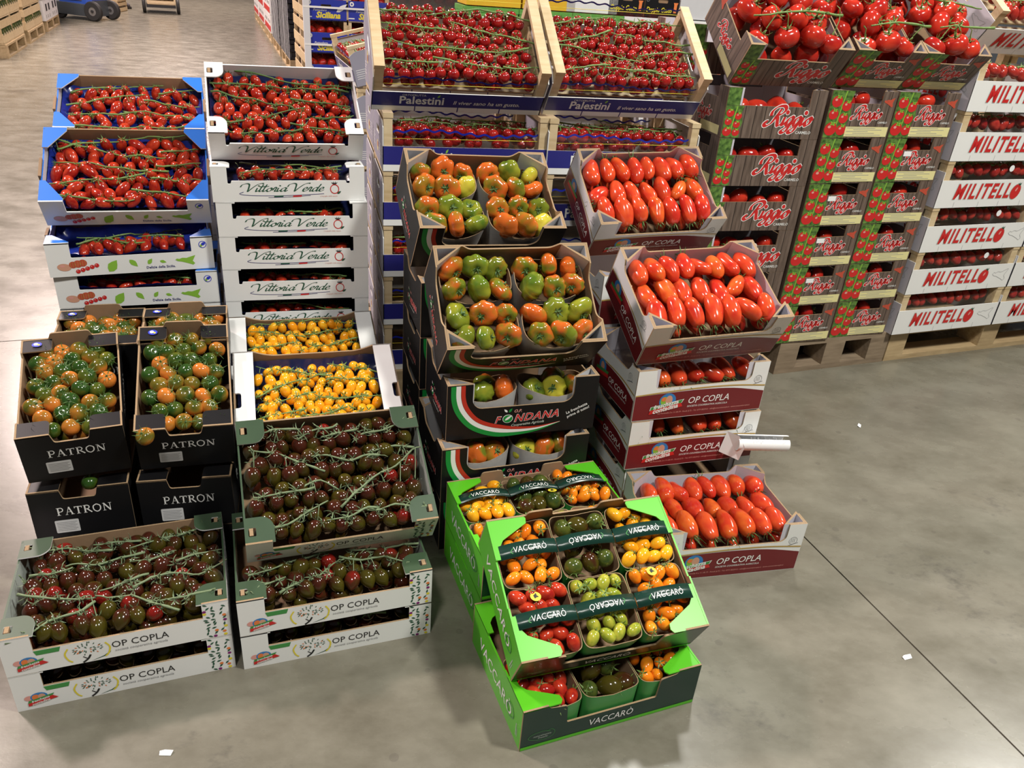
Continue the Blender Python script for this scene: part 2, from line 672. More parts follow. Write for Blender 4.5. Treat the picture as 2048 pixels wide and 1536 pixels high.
def text(mb, fr, body, cx, y, width, m, bold=0., shear=0., n=.0006, rot=0., tall=1., sp=1.):
    """letters centred on cx, baseline y, stretched to the given width"""
    vs, fs, w, mid = text2(body, bold, shear, 2, sp)
    s = width / w
    c, sn = math.cos(rot), math.sin(rot)
    pts = []
    for a, b in vs:
        a, b = (a - mid) * s, b * s * tall
        pts.append(fr(cx + a * c - b * sn, y + a * sn + b * c, n))
    mb.add(pts, fs, m)


SCRIPT = {
    'i': (.5, [[(0, .9), (0, .25), (.14, 0), (.42, .35)]], [(.04, 1.42)]),
    't': (.52, [[(.12, 1.75), (0, .35), (.15, 0), (.45, .35)], [(-.3, 1.22), (.1, 1.2), (.55, 1.32)]], []),
    'o': (.85, [[(.5, .9), (.15, .75), (0, .35), (.25, 0), (.6, .25), (.62, .75), (.42, .92), (.6, .72), (.9, .72)]], []),
    'r': (.72, [[(0, .3), (.12, .95), (.22, 1.05), (.42, .85), (.36, .3), (.48, 0), (.75, .35)]], []),
    'a': (.98, [[(.68, .8), (.4, .95), (.08, .65), (.05, .15), (.28, 0), (.62, .5), (.72, .9), (.66, .25), (.78, 0), (1.02, .35)]], []),
    'e': (.74, [[(0, .35), (.45, .6), (.5, .88), (.28, .98), (.04, .6), (.1, .12), (.36, 0), (.76, .35)]], []),
    'd': (1.0, [[(.68, .8), (.4, .95), (.08, .65), (.05, .15), (.28, 0), (.62, .5), (.82, 1.8), (.66, .25), (.78, 0), (1.02, .35)]], []),
    'V': (1.55, [[(-1.0, 1.15), (-.9, 1.7), (-.35, 2.0), (.1, 1.75), (.3, .8), (.42, .02), (.75, .8), (1.3, 1.75), (1.9, 2.05), (2.1, 1.9)]], []),
    'R': (1.72, [[(.75, 1.75), (.5, .9), (.25, .2), (-.25, -.15), (-.6, .05), (-.5, .35), (-.3, .3)],
                 [(-.2, 1.0), (-.25, 1.5), (.2, 2.0), (.95, 2.1), (1.35, 1.75), (1.1, 1.25), (.5, 1.02), (.8, .75), (1.05, .2), (1.3, -.08), (1.72, .25)]], []),
    'g': (.98, [[(.68, .8), (.4, .95), (.08, .65), (.05, .2), (.28, .02), (.62, .5), (.72, .92), (.5, -.5), (.15, -.85), (-.2, -.7), (.1, -.35), (1.0, .35)]], []),
    ' ': (.75, [], []),
}


def script(mb, fr, word, x, y, s, m, thin, thick, shear=.38, n=.0006, grow=0.):
    for ch in word:
        adv, strokes, dots = SCRIPT[ch]
        for st in strokes:
            ribbon2(mb, fr, st, 0, m, n, 6, True, (thin + grow, thick + grow, R(35)), x, y, s, shear)
        for dx, dy in dots:
            mb.flat(fr, ellipse(x + (dx + dy * shear) * s, y + dy * s, (thick * .62 + grow / 2) * s, (thick * .62 + grow / 2) * s, 10), m, n)
        x += adv * s
    return x


SERIF = {'P': (.72, [([(.16, 0), (.16, 1)], .15), ([(0, .02), (.36, .02)], .05), ([(0, .98), (.3, .98)], .05), ([(.18, .97), (.48, .96), (.62, .74), (.5, .5), (.18, .46)], .1)]),
         'A': (.86, [([(.12, 0), (.42, 1.02)], .06), ([(.42, 1.02), (.72, 0)], .15), ([(.2, .36), (.62, .36)], .05), ([(0, .02), (.26, .02)], .05), ([(.56, .02), (.9, .02)], .05)]),
         'T': (.8, [([(.38, 0), (.38, 1)], .15), ([(0, .94), (.76, .94)], .09), ([(.02, 1.0), (.04, .74)], .06), ([(.74, 1.0), (.72, .74)], .06), ([(.2, .02), (.58, .02)], .05)]),
         'R': (.84, [([(.16, 0), (.16, 1)], .15), ([(0, .02), (.34, .02)], .05), ([(0, .98), (.3, .98)], .05), ([(.18, .97), (.46, .96), (.6, .75), (.48, .53), (.18, .48)], .1), ([(.36, .5), (.8, .0)], .14)]),
         'O': (.92, [([(.42, 1.0), (.12, .8), (.06, .5), (.14, .2), (.42, 0), (.7, .2), (.78, .5), (.72, .8), (.42, 1.0)], .12)]),
         'N': (.92, [([(.14, 0), (.14, 1)], .07), ([(.12, 1), (.74, .02)], .15), ([(.74, 0), (.74, 1)], .07), ([(0, .02), (.3, .02)], .05), ([(.58, .98), (.9, .98)], .05), ([(0, .98), (.2, .98)], .05)])}


def serif(mb, fr, word, cx, y, width, m, n=.0006):
    tot = sum(SERIF[c][0] + .08 for c in word)
    s = width / tot
    x = cx - width / 2
    for c in word:
        for st, wd in SERIF[c][1]:
            ribbon2(mb, fr, st, wd, m, n, 5, True, None, x, y, s)
        x += (SERIF[c][0] + .08) * s


def pose(x, y, z, yaw, tilt=0., roll=0.):
    return Matrix.Translation((x, y, z)) @ Matrix.Rotation(R(yaw), 4, 'Z') @ Matrix.Rotation(R(tilt), 4, 'X') @ Matrix.Rotation(R(roll), 4, 'Y')


ORD = ['first', 'second', 'third', 'fourth', 'fifth', 'sixth', 'seventh', 'eighth', 'ninth', 'tenth', 'eleventh', 'twelfth', 'thirteenth',
       'fourteenth', 'fifteenth', 'sixteenth', 'seventeenth', 'eighteenth', 'nineteenth', 'twentieth']

# ------------------------------------------------------------------ the hall: floor slabs with sawn joints, far wall
GY = 21.5
floor = empty('floor', Matrix.Rotation(R(GY), 4, 'Z'))
tag(floor, 'polished grey concrete floor with sawn joints', None, None, 'structure')
PITCH, A0, B0 = 4.04, 1.513, 3.177
slab = MB()
g = .0025
slab.box(g, PITCH - g, g, PITCH - g, -.05, 0, 'concrete')
slab_me = slab.mesh('concrete_slab')
for i in range(-5, 3):
    for j in range(-2, 8):
        o = bpy.data.objects.new('concrete_slab', slab_me)
        link(o, floor)
        o.location = (A0 + i * PITCH, B0 + j * PITCH, 0)
MB().box(A0 - 5 * PITCH, A0 + 3 * PITCH, B0 - 2 * PITCH, B0 + 8 * PITCH, -.09, -.012, 'rubber').build('joint_filler', floor)
wl = MB().box(A0 - 5 * PITCH, A0 + 3 * PITCH, B0 + 8 * PITCH, B0 + 8 * PITCH + .2, 0, 7, 'wall_paint').build('wall_far', None, Matrix.Rotation(R(GY), 4, 'Z'))
tag(wl, 'plain far wall of the market hall', None, None, 'structure')

# ------------------------------------------------------------------ cartons and crates
T = .004


class Proto:
    """first call hands out the built thing itself, later calls copies with all parts"""

    def __init__(s, make, name, cat, group):
        s.make, s.name, s.cat, s.group, s.root = make, name, cat, group, None

    def put(s, mw, label):
        if s.root is None:
            o = s.root = empty(s.name)
            s.make(o)
        else:
            o = copy_tree(s.root)
        o.matrix_world = mw
        tag(o, label, s.cat, s.group)
        return o


def dip(w, h, cw, hf, r=.008, lip=0.):
    """front outline: full height at both corners, lowered in between"""
    return rpoly([(-w / 2, 0), (w / 2, 0), (w / 2, h), (w / 2 - cw, h, r * .4), (w / 2 - cw, hf, r), (-w / 2 + cw, hf, r), (-w / 2 + cw, h, r * .4), (-w / 2, h)])


def shell(root, w, d, h, front, back, side, mats, sidem=None, backm=None, base='kraft', t=T):
    F = faces(w, d, h)
    MB().box(-w / 2 + t, w / 2 - t, t, d - t, .001, t + .001, base).build('base', root)
    out = {}
    out['F'] = MB().panel(F['F'], front, t, mats).build('front_panel', root)
    out['B'] = MB().panel(F['B'], back, t, backm or mats).build('back_panel', root)
    k = lambda o: [(min(max(u, -d / 2 + t), d / 2 - t), v) for u, v in o]
    out['L'] = MB().panel(F['L'], k(side), t, sidem or mats).build('side_panel', root)
    out['R'] = MB().panel(F['R'], k([(-u, v) for u, v in side][::-1]), t, sidem or mats).build('side_panel', root)
    return F, out


def flaps(root, w, d, h, poly, mats, t=.003, hole=None, tab=None, which=('FL', 'FR', 'BL', 'BR')):
    h -= .0016
    fr = frame((0, 0, h), (1, 0, 0), (0, 1, 0))
    res = {}
    for c in which:
        mp = lambda a, b: ((-w / 2 + a) if c[1] == 'L' else (w / 2 - a), b if c[0] == 'F' else d - b)
        mb = MB().panel(fr, [mp(a, b) for a, b in poly], t, mats, [[mp(a, b) for a, b in hole]] if hole else ())
        o = mb.build('corner_flap', root)
        res[c] = o
        if tab:
            (a0, b0), (a1, b1) = mp(*tab[0]), mp(*tab[1])
            MB().box(min(a0, a1), max(a0, a1), min(b0, b1), max(b0, b1), h - .012, h + .0004, 'kraft_edge').build('locking_tab', o)
    return res


def posts(root, w, d, h, a, b, mats, t=.0045, ins=.0045, z0=.004, which=('FL', 'FR', 'BL', 'BR')):
    fr = frame((0, 0, h), (1, 0, 0), (0, 1, 0))
    for c in which:
        mp = lambda x, y: ((-w / 2 + x) if c[1] == 'L' else (w / 2 - x), y if c[0] == 'F' else d - y)
        i = ins
        tri = [(i, i), (a, i), (i, b)]
        inn = [(i + t, i + t), (a - 2.6 * t, i + t), (i + t, b - 2.6 * t)]
        MB().panel(fr, [mp(*p) for p in tri], h - z0, mats, [[mp(*p) for p in inn]]).build('corner_post', root)


def liner(root, w, d, z, m, seed, name='plastic_liner', rise=.03):
    rr = random.Random(seed)
    nx, ny = 26, 18
    ph = [rr.uniform(0, 6.3) for _ in range(6)]
    vs, fs = [], []
    for j in range(ny + 1):
        for i in range(nx + 1):
            u, v = i / nx, j / ny
            e = max(0, 1 - min(u, 1 - u) * 12) ** 2 + max(0, 1 - min(v, 1 - v) * 9) ** 2
            zz = z + rise * min(1, e) + .004 * math.sin(11 * u + ph[0] + 5 * v) * math.sin(9 * v + ph[1]) + rr.uniform(-.002, .002)
            vs.append((-w / 2 + .007 + u * (w - .014), .007 + v * (d - .014), zz))
    for j in range(ny):
        for i in range(nx):
            a = j * (nx + 1) + i
            fs.append((a, a + 1, a + nx + 2, a + nx + 1))
    MB().add(vs, fs, m, True).build(name, root)


def pr(parent, name, fn, label=None):
    mb = MB()
    fn(mb)
    return mb.build(name, parent, None, label)


# --- white carton with blue corners (leaf print)
DW, DD, DH = .42, .27, .095


def make_blue(root):
    w, d, h = DW, DD, DH
    side = [(-d / 2, 0), (d / 2, 0), (d / 2, h), (.045, h - .012), (-.045, h - .012), (-d / 2, h)]
    F, p = shell(root, w, d, h, dip(w, h, .058, .052, .003), rect(-w / 2, w / 2, 0, h - .004), side, ('white_card', 'lilac_card', 'white_card'),
                 ('blue_card', 'lilac_card', 'blue_card'), ('white_card', 'kraft', 'kraft_edge'))
    flaps(root, w, d, h + .001, [(0, 0), (.058, 0), (.058, .012), (.03, .052), (.014, .075), (0, .075)], ('blue_card', 'white_card', 'white_card'))
    for s in (-1, 1):
        MB().box(s * w / 2 - .001 if s > 0 else -w / 2 - .006, s * w / 2 + .006 if s > 0 else -w / 2 + .001, .095, .16, h - .042, h - .005, 'kraft').build('hand_tab', root)
    liner(root, w, d, .028, 'liner_blue', 5)
    f = F['F']

    def toms(mb):
        x0, z0 = -.172, .027
        mb.flat(f, ellipse(x0, z0, .017, .0105, 18, -.12), 'skin_ink', .0006)
        mb.flat(f, ellipse(x0 - .004, z0 + .004, .006, .003, 10, -.12), 'pink_ink', .0008)
        for k, (a, b, r1) in enumerate(((.022, .006, .010), (.034, .008, .011), (.046, .010, .0105))):
            mb.flat(f, ellipse(x0 + a, z0 + b, r1, r1 * .95, 16), 'tomato_ink', .0007 + k * .0001)
            for q in (-.5, 0, .5):
                ribbon2(mb, f, [(x0 + a + q * r1, z0 + b - r1 * .7), (x0 + a + q * r1 * 1.3, z0 + b), (x0 + a + q * r1, z0 + b + r1 * .7)], .0009, 'gold', .0012)
        for k in range(5):
            cx_, cz_ = x0 + .032 + k * .0118, z0 - .013 + k * .0036
            mb.flat(f, ellipse(cx_, cz_, .0058, .0058, 14), 'red_ink', .0013)
            mb.flat(f, ellipse(cx_ - .0016, cz_ + .0018, .0018, .0016, 8), 'pink_ink', .0016)
    pr(p['F'], 'tomato_print', toms)
    for x, z, l, wd, a in ((-.054, .022, .036, .028, R(52)), (-.002, .029, .026, .017, R(-50)), (.041, .03, .018, .013, R(50)), (.074, .028, .016, .010, R(-20))):
        pr(p['F'], 'leaf_print', lambda mb: mb.flat(f, leaf2(x, z, l, wd, a), 'leaf_ink'))
    pr(p['F'], 'island_print', lambda mb: mb.flat(f, sicily(.107, .012, .054, .03), 'leaf_ink'))
    pr(p['F'], 'lettering', lambda mb: text(mb, f, 'Delizie della Sicilia.', .068, .010, .075, 'navy_ink', .015))

    def seal(mb):
        mb.flat(f, ellipse(.183, .072, .0105, .0105, 20), 'blue_ink', .0006)
        mb.flat(f, ellipse(.183, .072, .0085, .0085, 20), 'white_ink', .0009)
        mb.flat(f, ellipse(.185, .074, .006, .0045, 12, .6), 'blue_ink', .0012)
        mb.flat(f, ellipse(.179, .069, .003, .004, 10), 'leaf_ink', .0012)
    pr(p['F'], 'round_seal', seal)


BLUE = Proto(make_blue, 'blue_cornered_carton', 'carton', 'cartons with blue corners and leaf print')

# --- white carton with script lettering
VW, VD, VH = .413, .285, .0975


def make_script(root):
    w, d, h = VW, VD, VH
    fr_ = rpoly([(-w / 2, 0), (w / 2, 0), (w / 2, h), (w / 2 - .042, h, .002), (w / 2 - .042, .05, .003), (w / 2 - .05, .05, .003), (w / 2 - .052, .058, .002),
                 (-w / 2 + .052, .058, .002), (-w / 2 + .05, .05, .003), (-w / 2 + .042, .05, .003), (-w / 2 + .042, h, .002), (-w / 2, h)])
    side = [(-d / 2, 0), (d / 2, 0), (d / 2, h), (.06, h - .003), (-.06, h - .003), (-d / 2, h)]
    F, p = shell(root, w, d, h, fr_, rect(-w / 2 + .0, w / 2, 0, h - .006), side, ('white_card', 'white_card', 'white_card'), None, ('white_card', 'grey_card', 'white_card'))
    flaps(root, w, d, h + .001, rpoly([(0, 0), (.050, 0), (.050, .045, .022), (.036, .062, .012), (0, .062)]), ('white_card', 'white_card', 'white_card'), .003,
          rect(.006, .022, .024, .046, .003), ((.008, .026), (.016, .044)))
    liner(root, w, d, .028, 'liner_navy', 6)
    f = F['F']
    pr(p['F'], 'lettering', lambda mb: script(mb, lambda u, v, n_=0: f(u, .0285 + (v - .0285) * .62, n_), 'Vittoria Verde', -.122, .0285, .0182, 'green_ink', .08, .24))
    pr(p['F'], 'underline', lambda mb: ribbon2(mb, f, [(-.125, .028), (-.135, .022), (-.10, .0175), (-.02, .0165), (.06, .0195), (.092, .021)], .0013, 'navy_ink'))

    def flag(mb):
        for x0, x1, m in ((-.045, -.020, 'green_ink'), (.006, .030, 'red_ink')):
            mb.flat(f, [(x0, .0125), (x1, .0135), (x1 + .001, .0175), (x0 + .001, .0165)], m, .0009)
        ribbon2(mb, f, [(-.06, .0115), (0, .013), (.055, .0165)], .0011, 'navy_ink')
    pr(p['F'], 'flag_stripe', flag)

    def fruit_mark(mb):
        ribbon2(mb, f, ellipse(.122, .034, .0115, .0125, 16) + [(.1335, .034)], .0024, 'red_ink')
        for a in (-.9, -.3, .3, .9):
            mb.flat(f, leaf2(.122 + .006 * math.sin(a), .049 + .002 * math.cos(a), .009, .003, math.pi / 2 - a), 'black_ink', .0009)
        mb.flat(f, leaf2(.134, .024, .012, .007, .5), 'green_ink', .0009)
    pr(p['F'], 'fruit_mark', fruit_mark)
    pr(p['F'], 'small_print', lambda mb: text(mb, f, "L'orgoglio della natura", .105, .0125, .048, 'pink_ink', 0, .3))


SCRIPTC = Proto(make_script, 'white_carton', 'carton', 'white cartons with script lettering')

# --- tall black carton
PW, PD, PH = .212, .345, .142


def make_black(root, d=PD, h=PH):
    w = PW
    fr_ = rpoly([(-w / 2, 0), (w / 2, 0), (w / 2, h), (w / 2 - .066, h, .002), (w / 2 - .072, h - .026, .006), (-w / 2 + .072, h - .026, .006), (-w / 2 + .066, h, .002), (-w / 2, h)])
    bk = rpoly([(-w / 2, 0), (w / 2, 0), (w / 2, h), (.048, h, .002), (.042, h + .016, .006), (-.042, h + .016, .006), (-.048, h, .002), (-w / 2, h)])
    side = [(-d / 2, 0), (d / 2, 0), (d / 2, h), (d / 2 - .05, h), (d / 2 - .055, h - .012), (-d / 2 + .055, h - .012), (-d / 2 + .05, h), (-d / 2, h)]
    F, p = shell(root, w, d, h, fr_, bk, side, ('black_card', 'kraft', 'kraft_edge'))
    fl = flaps(root, w, d, h + .001, rpoly([(0, 0), (.066, 0), (.066, .048, .012), (0, .048)]), ('black_card', 'kraft', 'kraft_edge'))
    f = F['F']
    pr(p['F'], 'lettering', lambda mb: serif(mb, f, 'PATRON', .006, .072, .118, 'white_ink'))

    def label(mb):
        mb.flat(f, rect(-.062, -.012, .022, .058, .003), 'label_paper', .0005)
        for k in range(6):
            mb.flat(f, rect(-.058, -.02 + .004 * (k % 2), .028 + k * .0045, .0292 + k * .0045), 'grey_ink', .0008)
    pr(p['F'], 'paper_label', label)
    top = F['T']

    def seal(mb):
        c = (-w / 2 + .034, d - .024)
        mb.flat(top, ellipse(*c, .011, .009, 18), 'blue_ink', .0016)
        mb.flat(top, ellipse(c[0] - .002, c[1] + .001, .005, .005, 10), 'white_ink', .002)
        mb.flat(top, ellipse(c[0] + .004, c[1] - .002, .003, .003, 10), 'yellow_ink', .002)
    pr(fl['BL'], 'round_seal', seal)
    for k in 'LR':
        pr(p[k], 'lettering', lambda mb: serif(mb, F[k], 'PATRON', 0, .06, .15, 'white_ink'))


BLACKS = Proto(lambda r: make_black(r, .20, .16), 'black_carton', 'carton', 'black cartons of green and orange tomatoes')
BLACK = Proto(make_black, 'black_carton', 'carton', 'black cartons of green and orange tomatoes')

# --- white carton with broad side flanges (yellow tomatoes)
YW, YD, YH = .412, .245, .0985


def make_flange(root):
    w, d, h = YW, YD, YH
    bk = rpoly([(-w / 2, 0), (w / 2, 0), (w / 2, h), (w / 2 - .05, h), (w / 2 - .075, h - .012, .01), (w / 2 - .10, h - .018, .008), (-w / 2 + .10, h - .018, .008), (-w / 2 + .075, h - .012, .01), (-w / 2 + .05, h), (-w / 2, h)])
    F, p = shell(root, w, d, h, dip(w, h, .05, .06), bk, rect(-d / 2, d / 2, 0, h), ('white_card', 'kraft', 'kraft_edge'))
    for s in (-1, 1):
        o = rpoly([(0, 0), (.05, 0), (.05, d), (0, d), (0, d * .42, .004), (.018, d * .42, .008), (.018, d * .22, .008), (0, d * .22, .004)])
        o = [(s * (w / 2 - a), b) for a, b in o]
        MB().panel(frame((0, 0, h), (1, 0, 0), (0, 1, 0)), o, .004, ('white_card', 'kraft', 'white_card')).build('side_flange', root)
    liner(root, w, d, .035, 'liner_navy', 9)


FLANGE = Proto(make_flange, 'flanged_carton', 'carton', 'white cartons of yellow tomatoes')

# --- white carton with dark green corner flaps (tree print)
KW, KD, KH = .423, .309, .0993


def make_tree(root):
    w, d, h = KW, KD, KH
    side = [(-d / 2, 0), (d / 2, 0), (d / 2, h), (d / 2 - .06, h - .006), (-d / 2 + .06, h - .006), (-d / 2, h)]
    F, p = shell(root, w, d, h, rpoly([(-w / 2, 0), (w / 2, 0), (w / 2, h), (w / 2 - .052, h, .002), (w / 2 - .052, .058), (-w / 2 + .056, .058), (-w / 2 + .056, h, .002), (-w / 2, h)]),
                 rect(-w / 2, w / 2, 0, h - .008), side, ('white_card', 'kraft', 'kraft_edge'), ('white_card', 'mint_card', 'deep_green_card'))
    flaps(root, w, d, h + .001, rpoly([(0, 0), (.062, 0), (.062, .044, .02), (.046, .062, .012), (0, .062)]), ('deep_green_card', 'kraft', 'white_card'), .003,
          rect(.008, .024, .018, .038, .003), ((.010, .02), (.018, .037)))
    f = F['F']
    pr(p['F'], 'lettering', lambda mb: text(mb, f, 'OP COPLA', .036, .027, .108, 'black_ink', 0, 0, tall=1.05))
    pr(p['F'], 'small_print', lambda mb: text(mb, f, 'società cooperativa agricola', .036, .016, .10, 'grey_ink', 0, .2))

    def tree(mb):
        cx, cz = -.063, .036
        rr = random.Random(3)
        for k in range(46):
            a, q = rr.uniform(0, 6.28), math.sqrt(rr.random())
            mb.flat(f, leaf2(cx + .029 * q * math.cos(a), cz + .002 + .0165 * q * math.sin(a), .0048, .0024, a),
                    'orange_ink' if rr.random() < .2 else 'green_ink', .0006 + k * 1e-6)
        ribbon2(mb, f, [(cx - .012, cz - .034), (cx - .002, cz - .026), (cx + .004, cz - .016)], .004, 'black_ink')
        ribbon2(mb, f, [(cx - .002, cz - .026), (cx - .01, cz - .018)], .002, 'black_ink', .0006)
        mb.flat(f, [(cx + .002, cz - .034), (cx + .035, cz - .026), (cx + .042, cz - .016), (cx + .026, cz - .026)], 'green_ink')
    pr(p['F'], 'tree_print', tree)
    for s in (-1, 1):
        pr(p['F'], 'yellow_arc', lambda mb: ribbon2(mb, f, [(-.063 + s * .034, .046), (-.063 + s * .041, .032), (-.063 + s * .037, .016), (-.063 + s * .030, .008)], .0032, 'yellow_ink'))

    def logo(mb):
        x, z = -.168, .026
        mb.flat(f, ellipse(x - .018, z + .006, .009, .007, 14), 'pink_ink', .0006)
        mb.flat(f, ellipse(x, z + .006, .016, .012, 16), 'sky_ink', .0007)
        mb.flat(f, ellipse(x - .006, z + .006, .007, .008, 12), 'orange_ink', .0009)
        mb.flat(f, ellipse(x + .005, z + .006, .007, .008, 12), 'skin_ink', .0010)
        mb.flat(f, [(x - .022, z - .008), (x + .024, z + .004), (x + .028, z + .010), (x - .020, z - .001)], 'mid_green', .0012)
        mb.flat(f, [(x - .022, z - .016), (x + .034, z - .004), (x + .024, z + .004), (x - .022, z - .008)], 'red_ink', .0012)
    lg = pr(p['F'], 'round_logo', logo)
    pr(p['F'], 'logo_lettering', lambda mb: (text(mb, f, 'freschezza', -.166, .0225, .034, 'white_ink', .02, .3, .0016, .22), text(mb, f, 'contadina', -.166, .0145, .034, 'white_ink', .02, .3, .0016, .22)))
    pr(p['F'], 'green_tag', lambda mb: mb.flat(f, [(-.156, .057), (-.108, .057), (-.112, .045), (-.152, .045)], 'mid_green'))

    def leaves(mb):
        rr = random.Random(8)
        for k in range(34):
            z = .006 + (k // 3) * .0078 + rr.uniform(-.002, .002)
            x = .166 + (k % 3) * .0165 + rr.uniform(-.004, .004)
            c = rr.choice(['green_ink'] * 6 + ['orange_ink', 'yellow_ink', 'plum_ink'])
            mb.flat(f, leaf2(x, z, .0095, .0048, rr.uniform(-1, 1.5)) if c == 'green_ink' else ellipse(x, z, .004, .0034, 10), c, .0006 + k * 1e-6)
    pr(p['F'], 'leaf_pattern', leaves)
    for k, fx in (('R', F['R']),):
        def sl(mb):
            rr = random.Random(4)
            for q in range(60):
                mb.flat(fx, leaf2(rr.uniform(-d / 2 + .01, d / 2 - .01), rr.uniform(.008, h - .014), .0095, .0048, rr.uniform(-1, 1.5)), 'green_ink', .0006 + q * 1e-6)
        pr(p[k], 'leaf_pattern', sl)


TREE = Proto(make_tree, 'leaf_print_carton', 'carton', 'white cartons with tree print and dark green corners')

# --- black carton with flag swoosh
FW, FD, FH = .406, .278, .16


def make_flag(root):
    w, d, h = FW, FD, FH
    fr_ = rpoly([(-w / 2, 0), (w / 2, 0), (w / 2, h), (w / 2 - .066, h), (w / 2 - .066, .105, .016), (w / 2 - .085, .088, .014), (-w / 2 + .082, .088, .012), (-w / 2 + .066, .105, .012), (-w / 2 + .066, h), (-w / 2, h)])
    bk = rpoly([(-w / 2, 0), (w / 2, 0), (w / 2, h), (w / 2 - .075, h), (w / 2 - .095, h - .018, .01), (-w / 2 + .095, h - .018, .01), (-w / 2 + .075, h), (-w / 2, h)])
    side = rpoly([(-d / 2, 0), (d / 2, 0), (d / 2, h), (d / 2 - .06, h), (d / 2 - .085, h - .03, .015), (-d / 2 + .085, h - .03, .015), (-d / 2 + .06, h), (-d / 2, h)])
    F, p = shell(root, w, d, h, fr_, bk, side, ('black_card', 'kraft', 'kraft_edge'))
    posts(root, w, d, h, .07, .055, ('kraft_edge', 'kraft', 'grey_card'))
    f = F['F']
    path = [(-.175, .158), (-.173, .118), (-.160, .082), (-.130, .046), (-.085, .024), (-.03, .014), (.04, .015), (.105, .030)]
    for dx, dz, m, wd, k in ((-.0125, -.003, 'flag_green', .014, 0), (0, 0, 'white_ink', .012, 1), (.0115, .003, 'flag_red', .011, 2)):
        def band(mb):
            P = catmull(path, 6)
            vs = []
            for i, q in enumerate(P):
                t = (P[min(i + 1, len(P) - 1)] - P[max(i - 1, 0)]).normalized()
                nn = Vector((-t.y, t.x))
                taper = max(.06, 1 - max(0, (i / len(P) - .62) / .38))
                c0 = q + nn * (-dx if False else (k - 1) * .0122 * taper)
                for sg in (1, -1):
                    a = c0 + nn * sg * wd * .5 * taper
                    vs.append(f(a.x, min(a.y, h - .001), .0006 + k * .0001))
            mb.add(vs, [(2 * i, 2 * i + 1, 2 * i + 3, 2 * i + 2) for i in range(len(P) - 1)], m)
        pr(p['F'], 'flag_band', band)
    for fx, key, sc_, cx in ((f, 'F', 1., .0), (F['L'], 'L', .8, .0)):
        pk = p[key]
        pr(pk, 'lettering_outline', lambda mb: (text(mb, fx, 'F', cx - .066 * sc_, .042, .019 * sc_, 'white_ink', .045, .35, .0010, .05), text(mb, fx, 'NDANA', cx + .038 * sc_, .044, .124 * sc_, 'white_ink', .045, .35, .0010, .05, 1., 1.16)))
        pr(pk, 'lettering', lambda mb: (text(mb, fx, 'F', cx - .066 * sc_, .0425, .0165 * sc_, 'red_ink', .02, .35, .0014, .05), text(mb, fx, 'NDANA', cx + .038 * sc_, .0445, .121 * sc_, 'red_ink', .018, .35, .0014, .05, 1., 1.16)))

        def oleaf(mb):
            x = cx - .041 * sc_
            mb.flat(fx, ellipse(x, .052, .014 * sc_, .0125 * sc_, 18), 'white_ink', .0012)
            mb.flat(fx, ellipse(x, .052, .0125 * sc_, .011 * sc_, 18), 'flag_green', .0015)
            mb.flat(fx, leaf2(x + .001, .054, .022 * sc_, .008 * sc_, .6), 'white_ink', .0018)
            mb.flat(fx, leaf2(x + .006, .076, .013 * sc_, .008 * sc_, .9), 'flag_green', .0012)
            mb.flat(fx, leaf2(x - .006, .076, .012 * sc_, .007 * sc_, 2.3), 'white_ink', .0012)
        pr(pk, 'leaf_mark', oleaf)
        pr(pk, 'small_print', lambda mb: (text(mb, fx, 'O.P.', cx - .014 * sc_, .069, .02 * sc_, 'pink_ink', .02, .3), ))
        pr(pk, 'script_print', lambda mb: text(mb, fx, 'Cooperativa Agricola', cx + .015 * sc_, .030, .09 * sc_, 'mint_card', .02, .4, .0014, .06))
    pr(p['F'], 'slogan', lambda mb: (text(mb, f, 'La freschezza', .150, .063, .062, 'white_ink', .015, .1, .0008, .42), text(mb, f, 'prima di tutto!', .155, .052, .066, 'white_ink', .015, .1, .0008, .42)))


FLAG = Proto(make_flag, 'flag_stripe_carton', 'carton', 'black cartons with a flag swoosh')

# --- burgundy and white carton
CW, CD, CH = .415, .286, .157


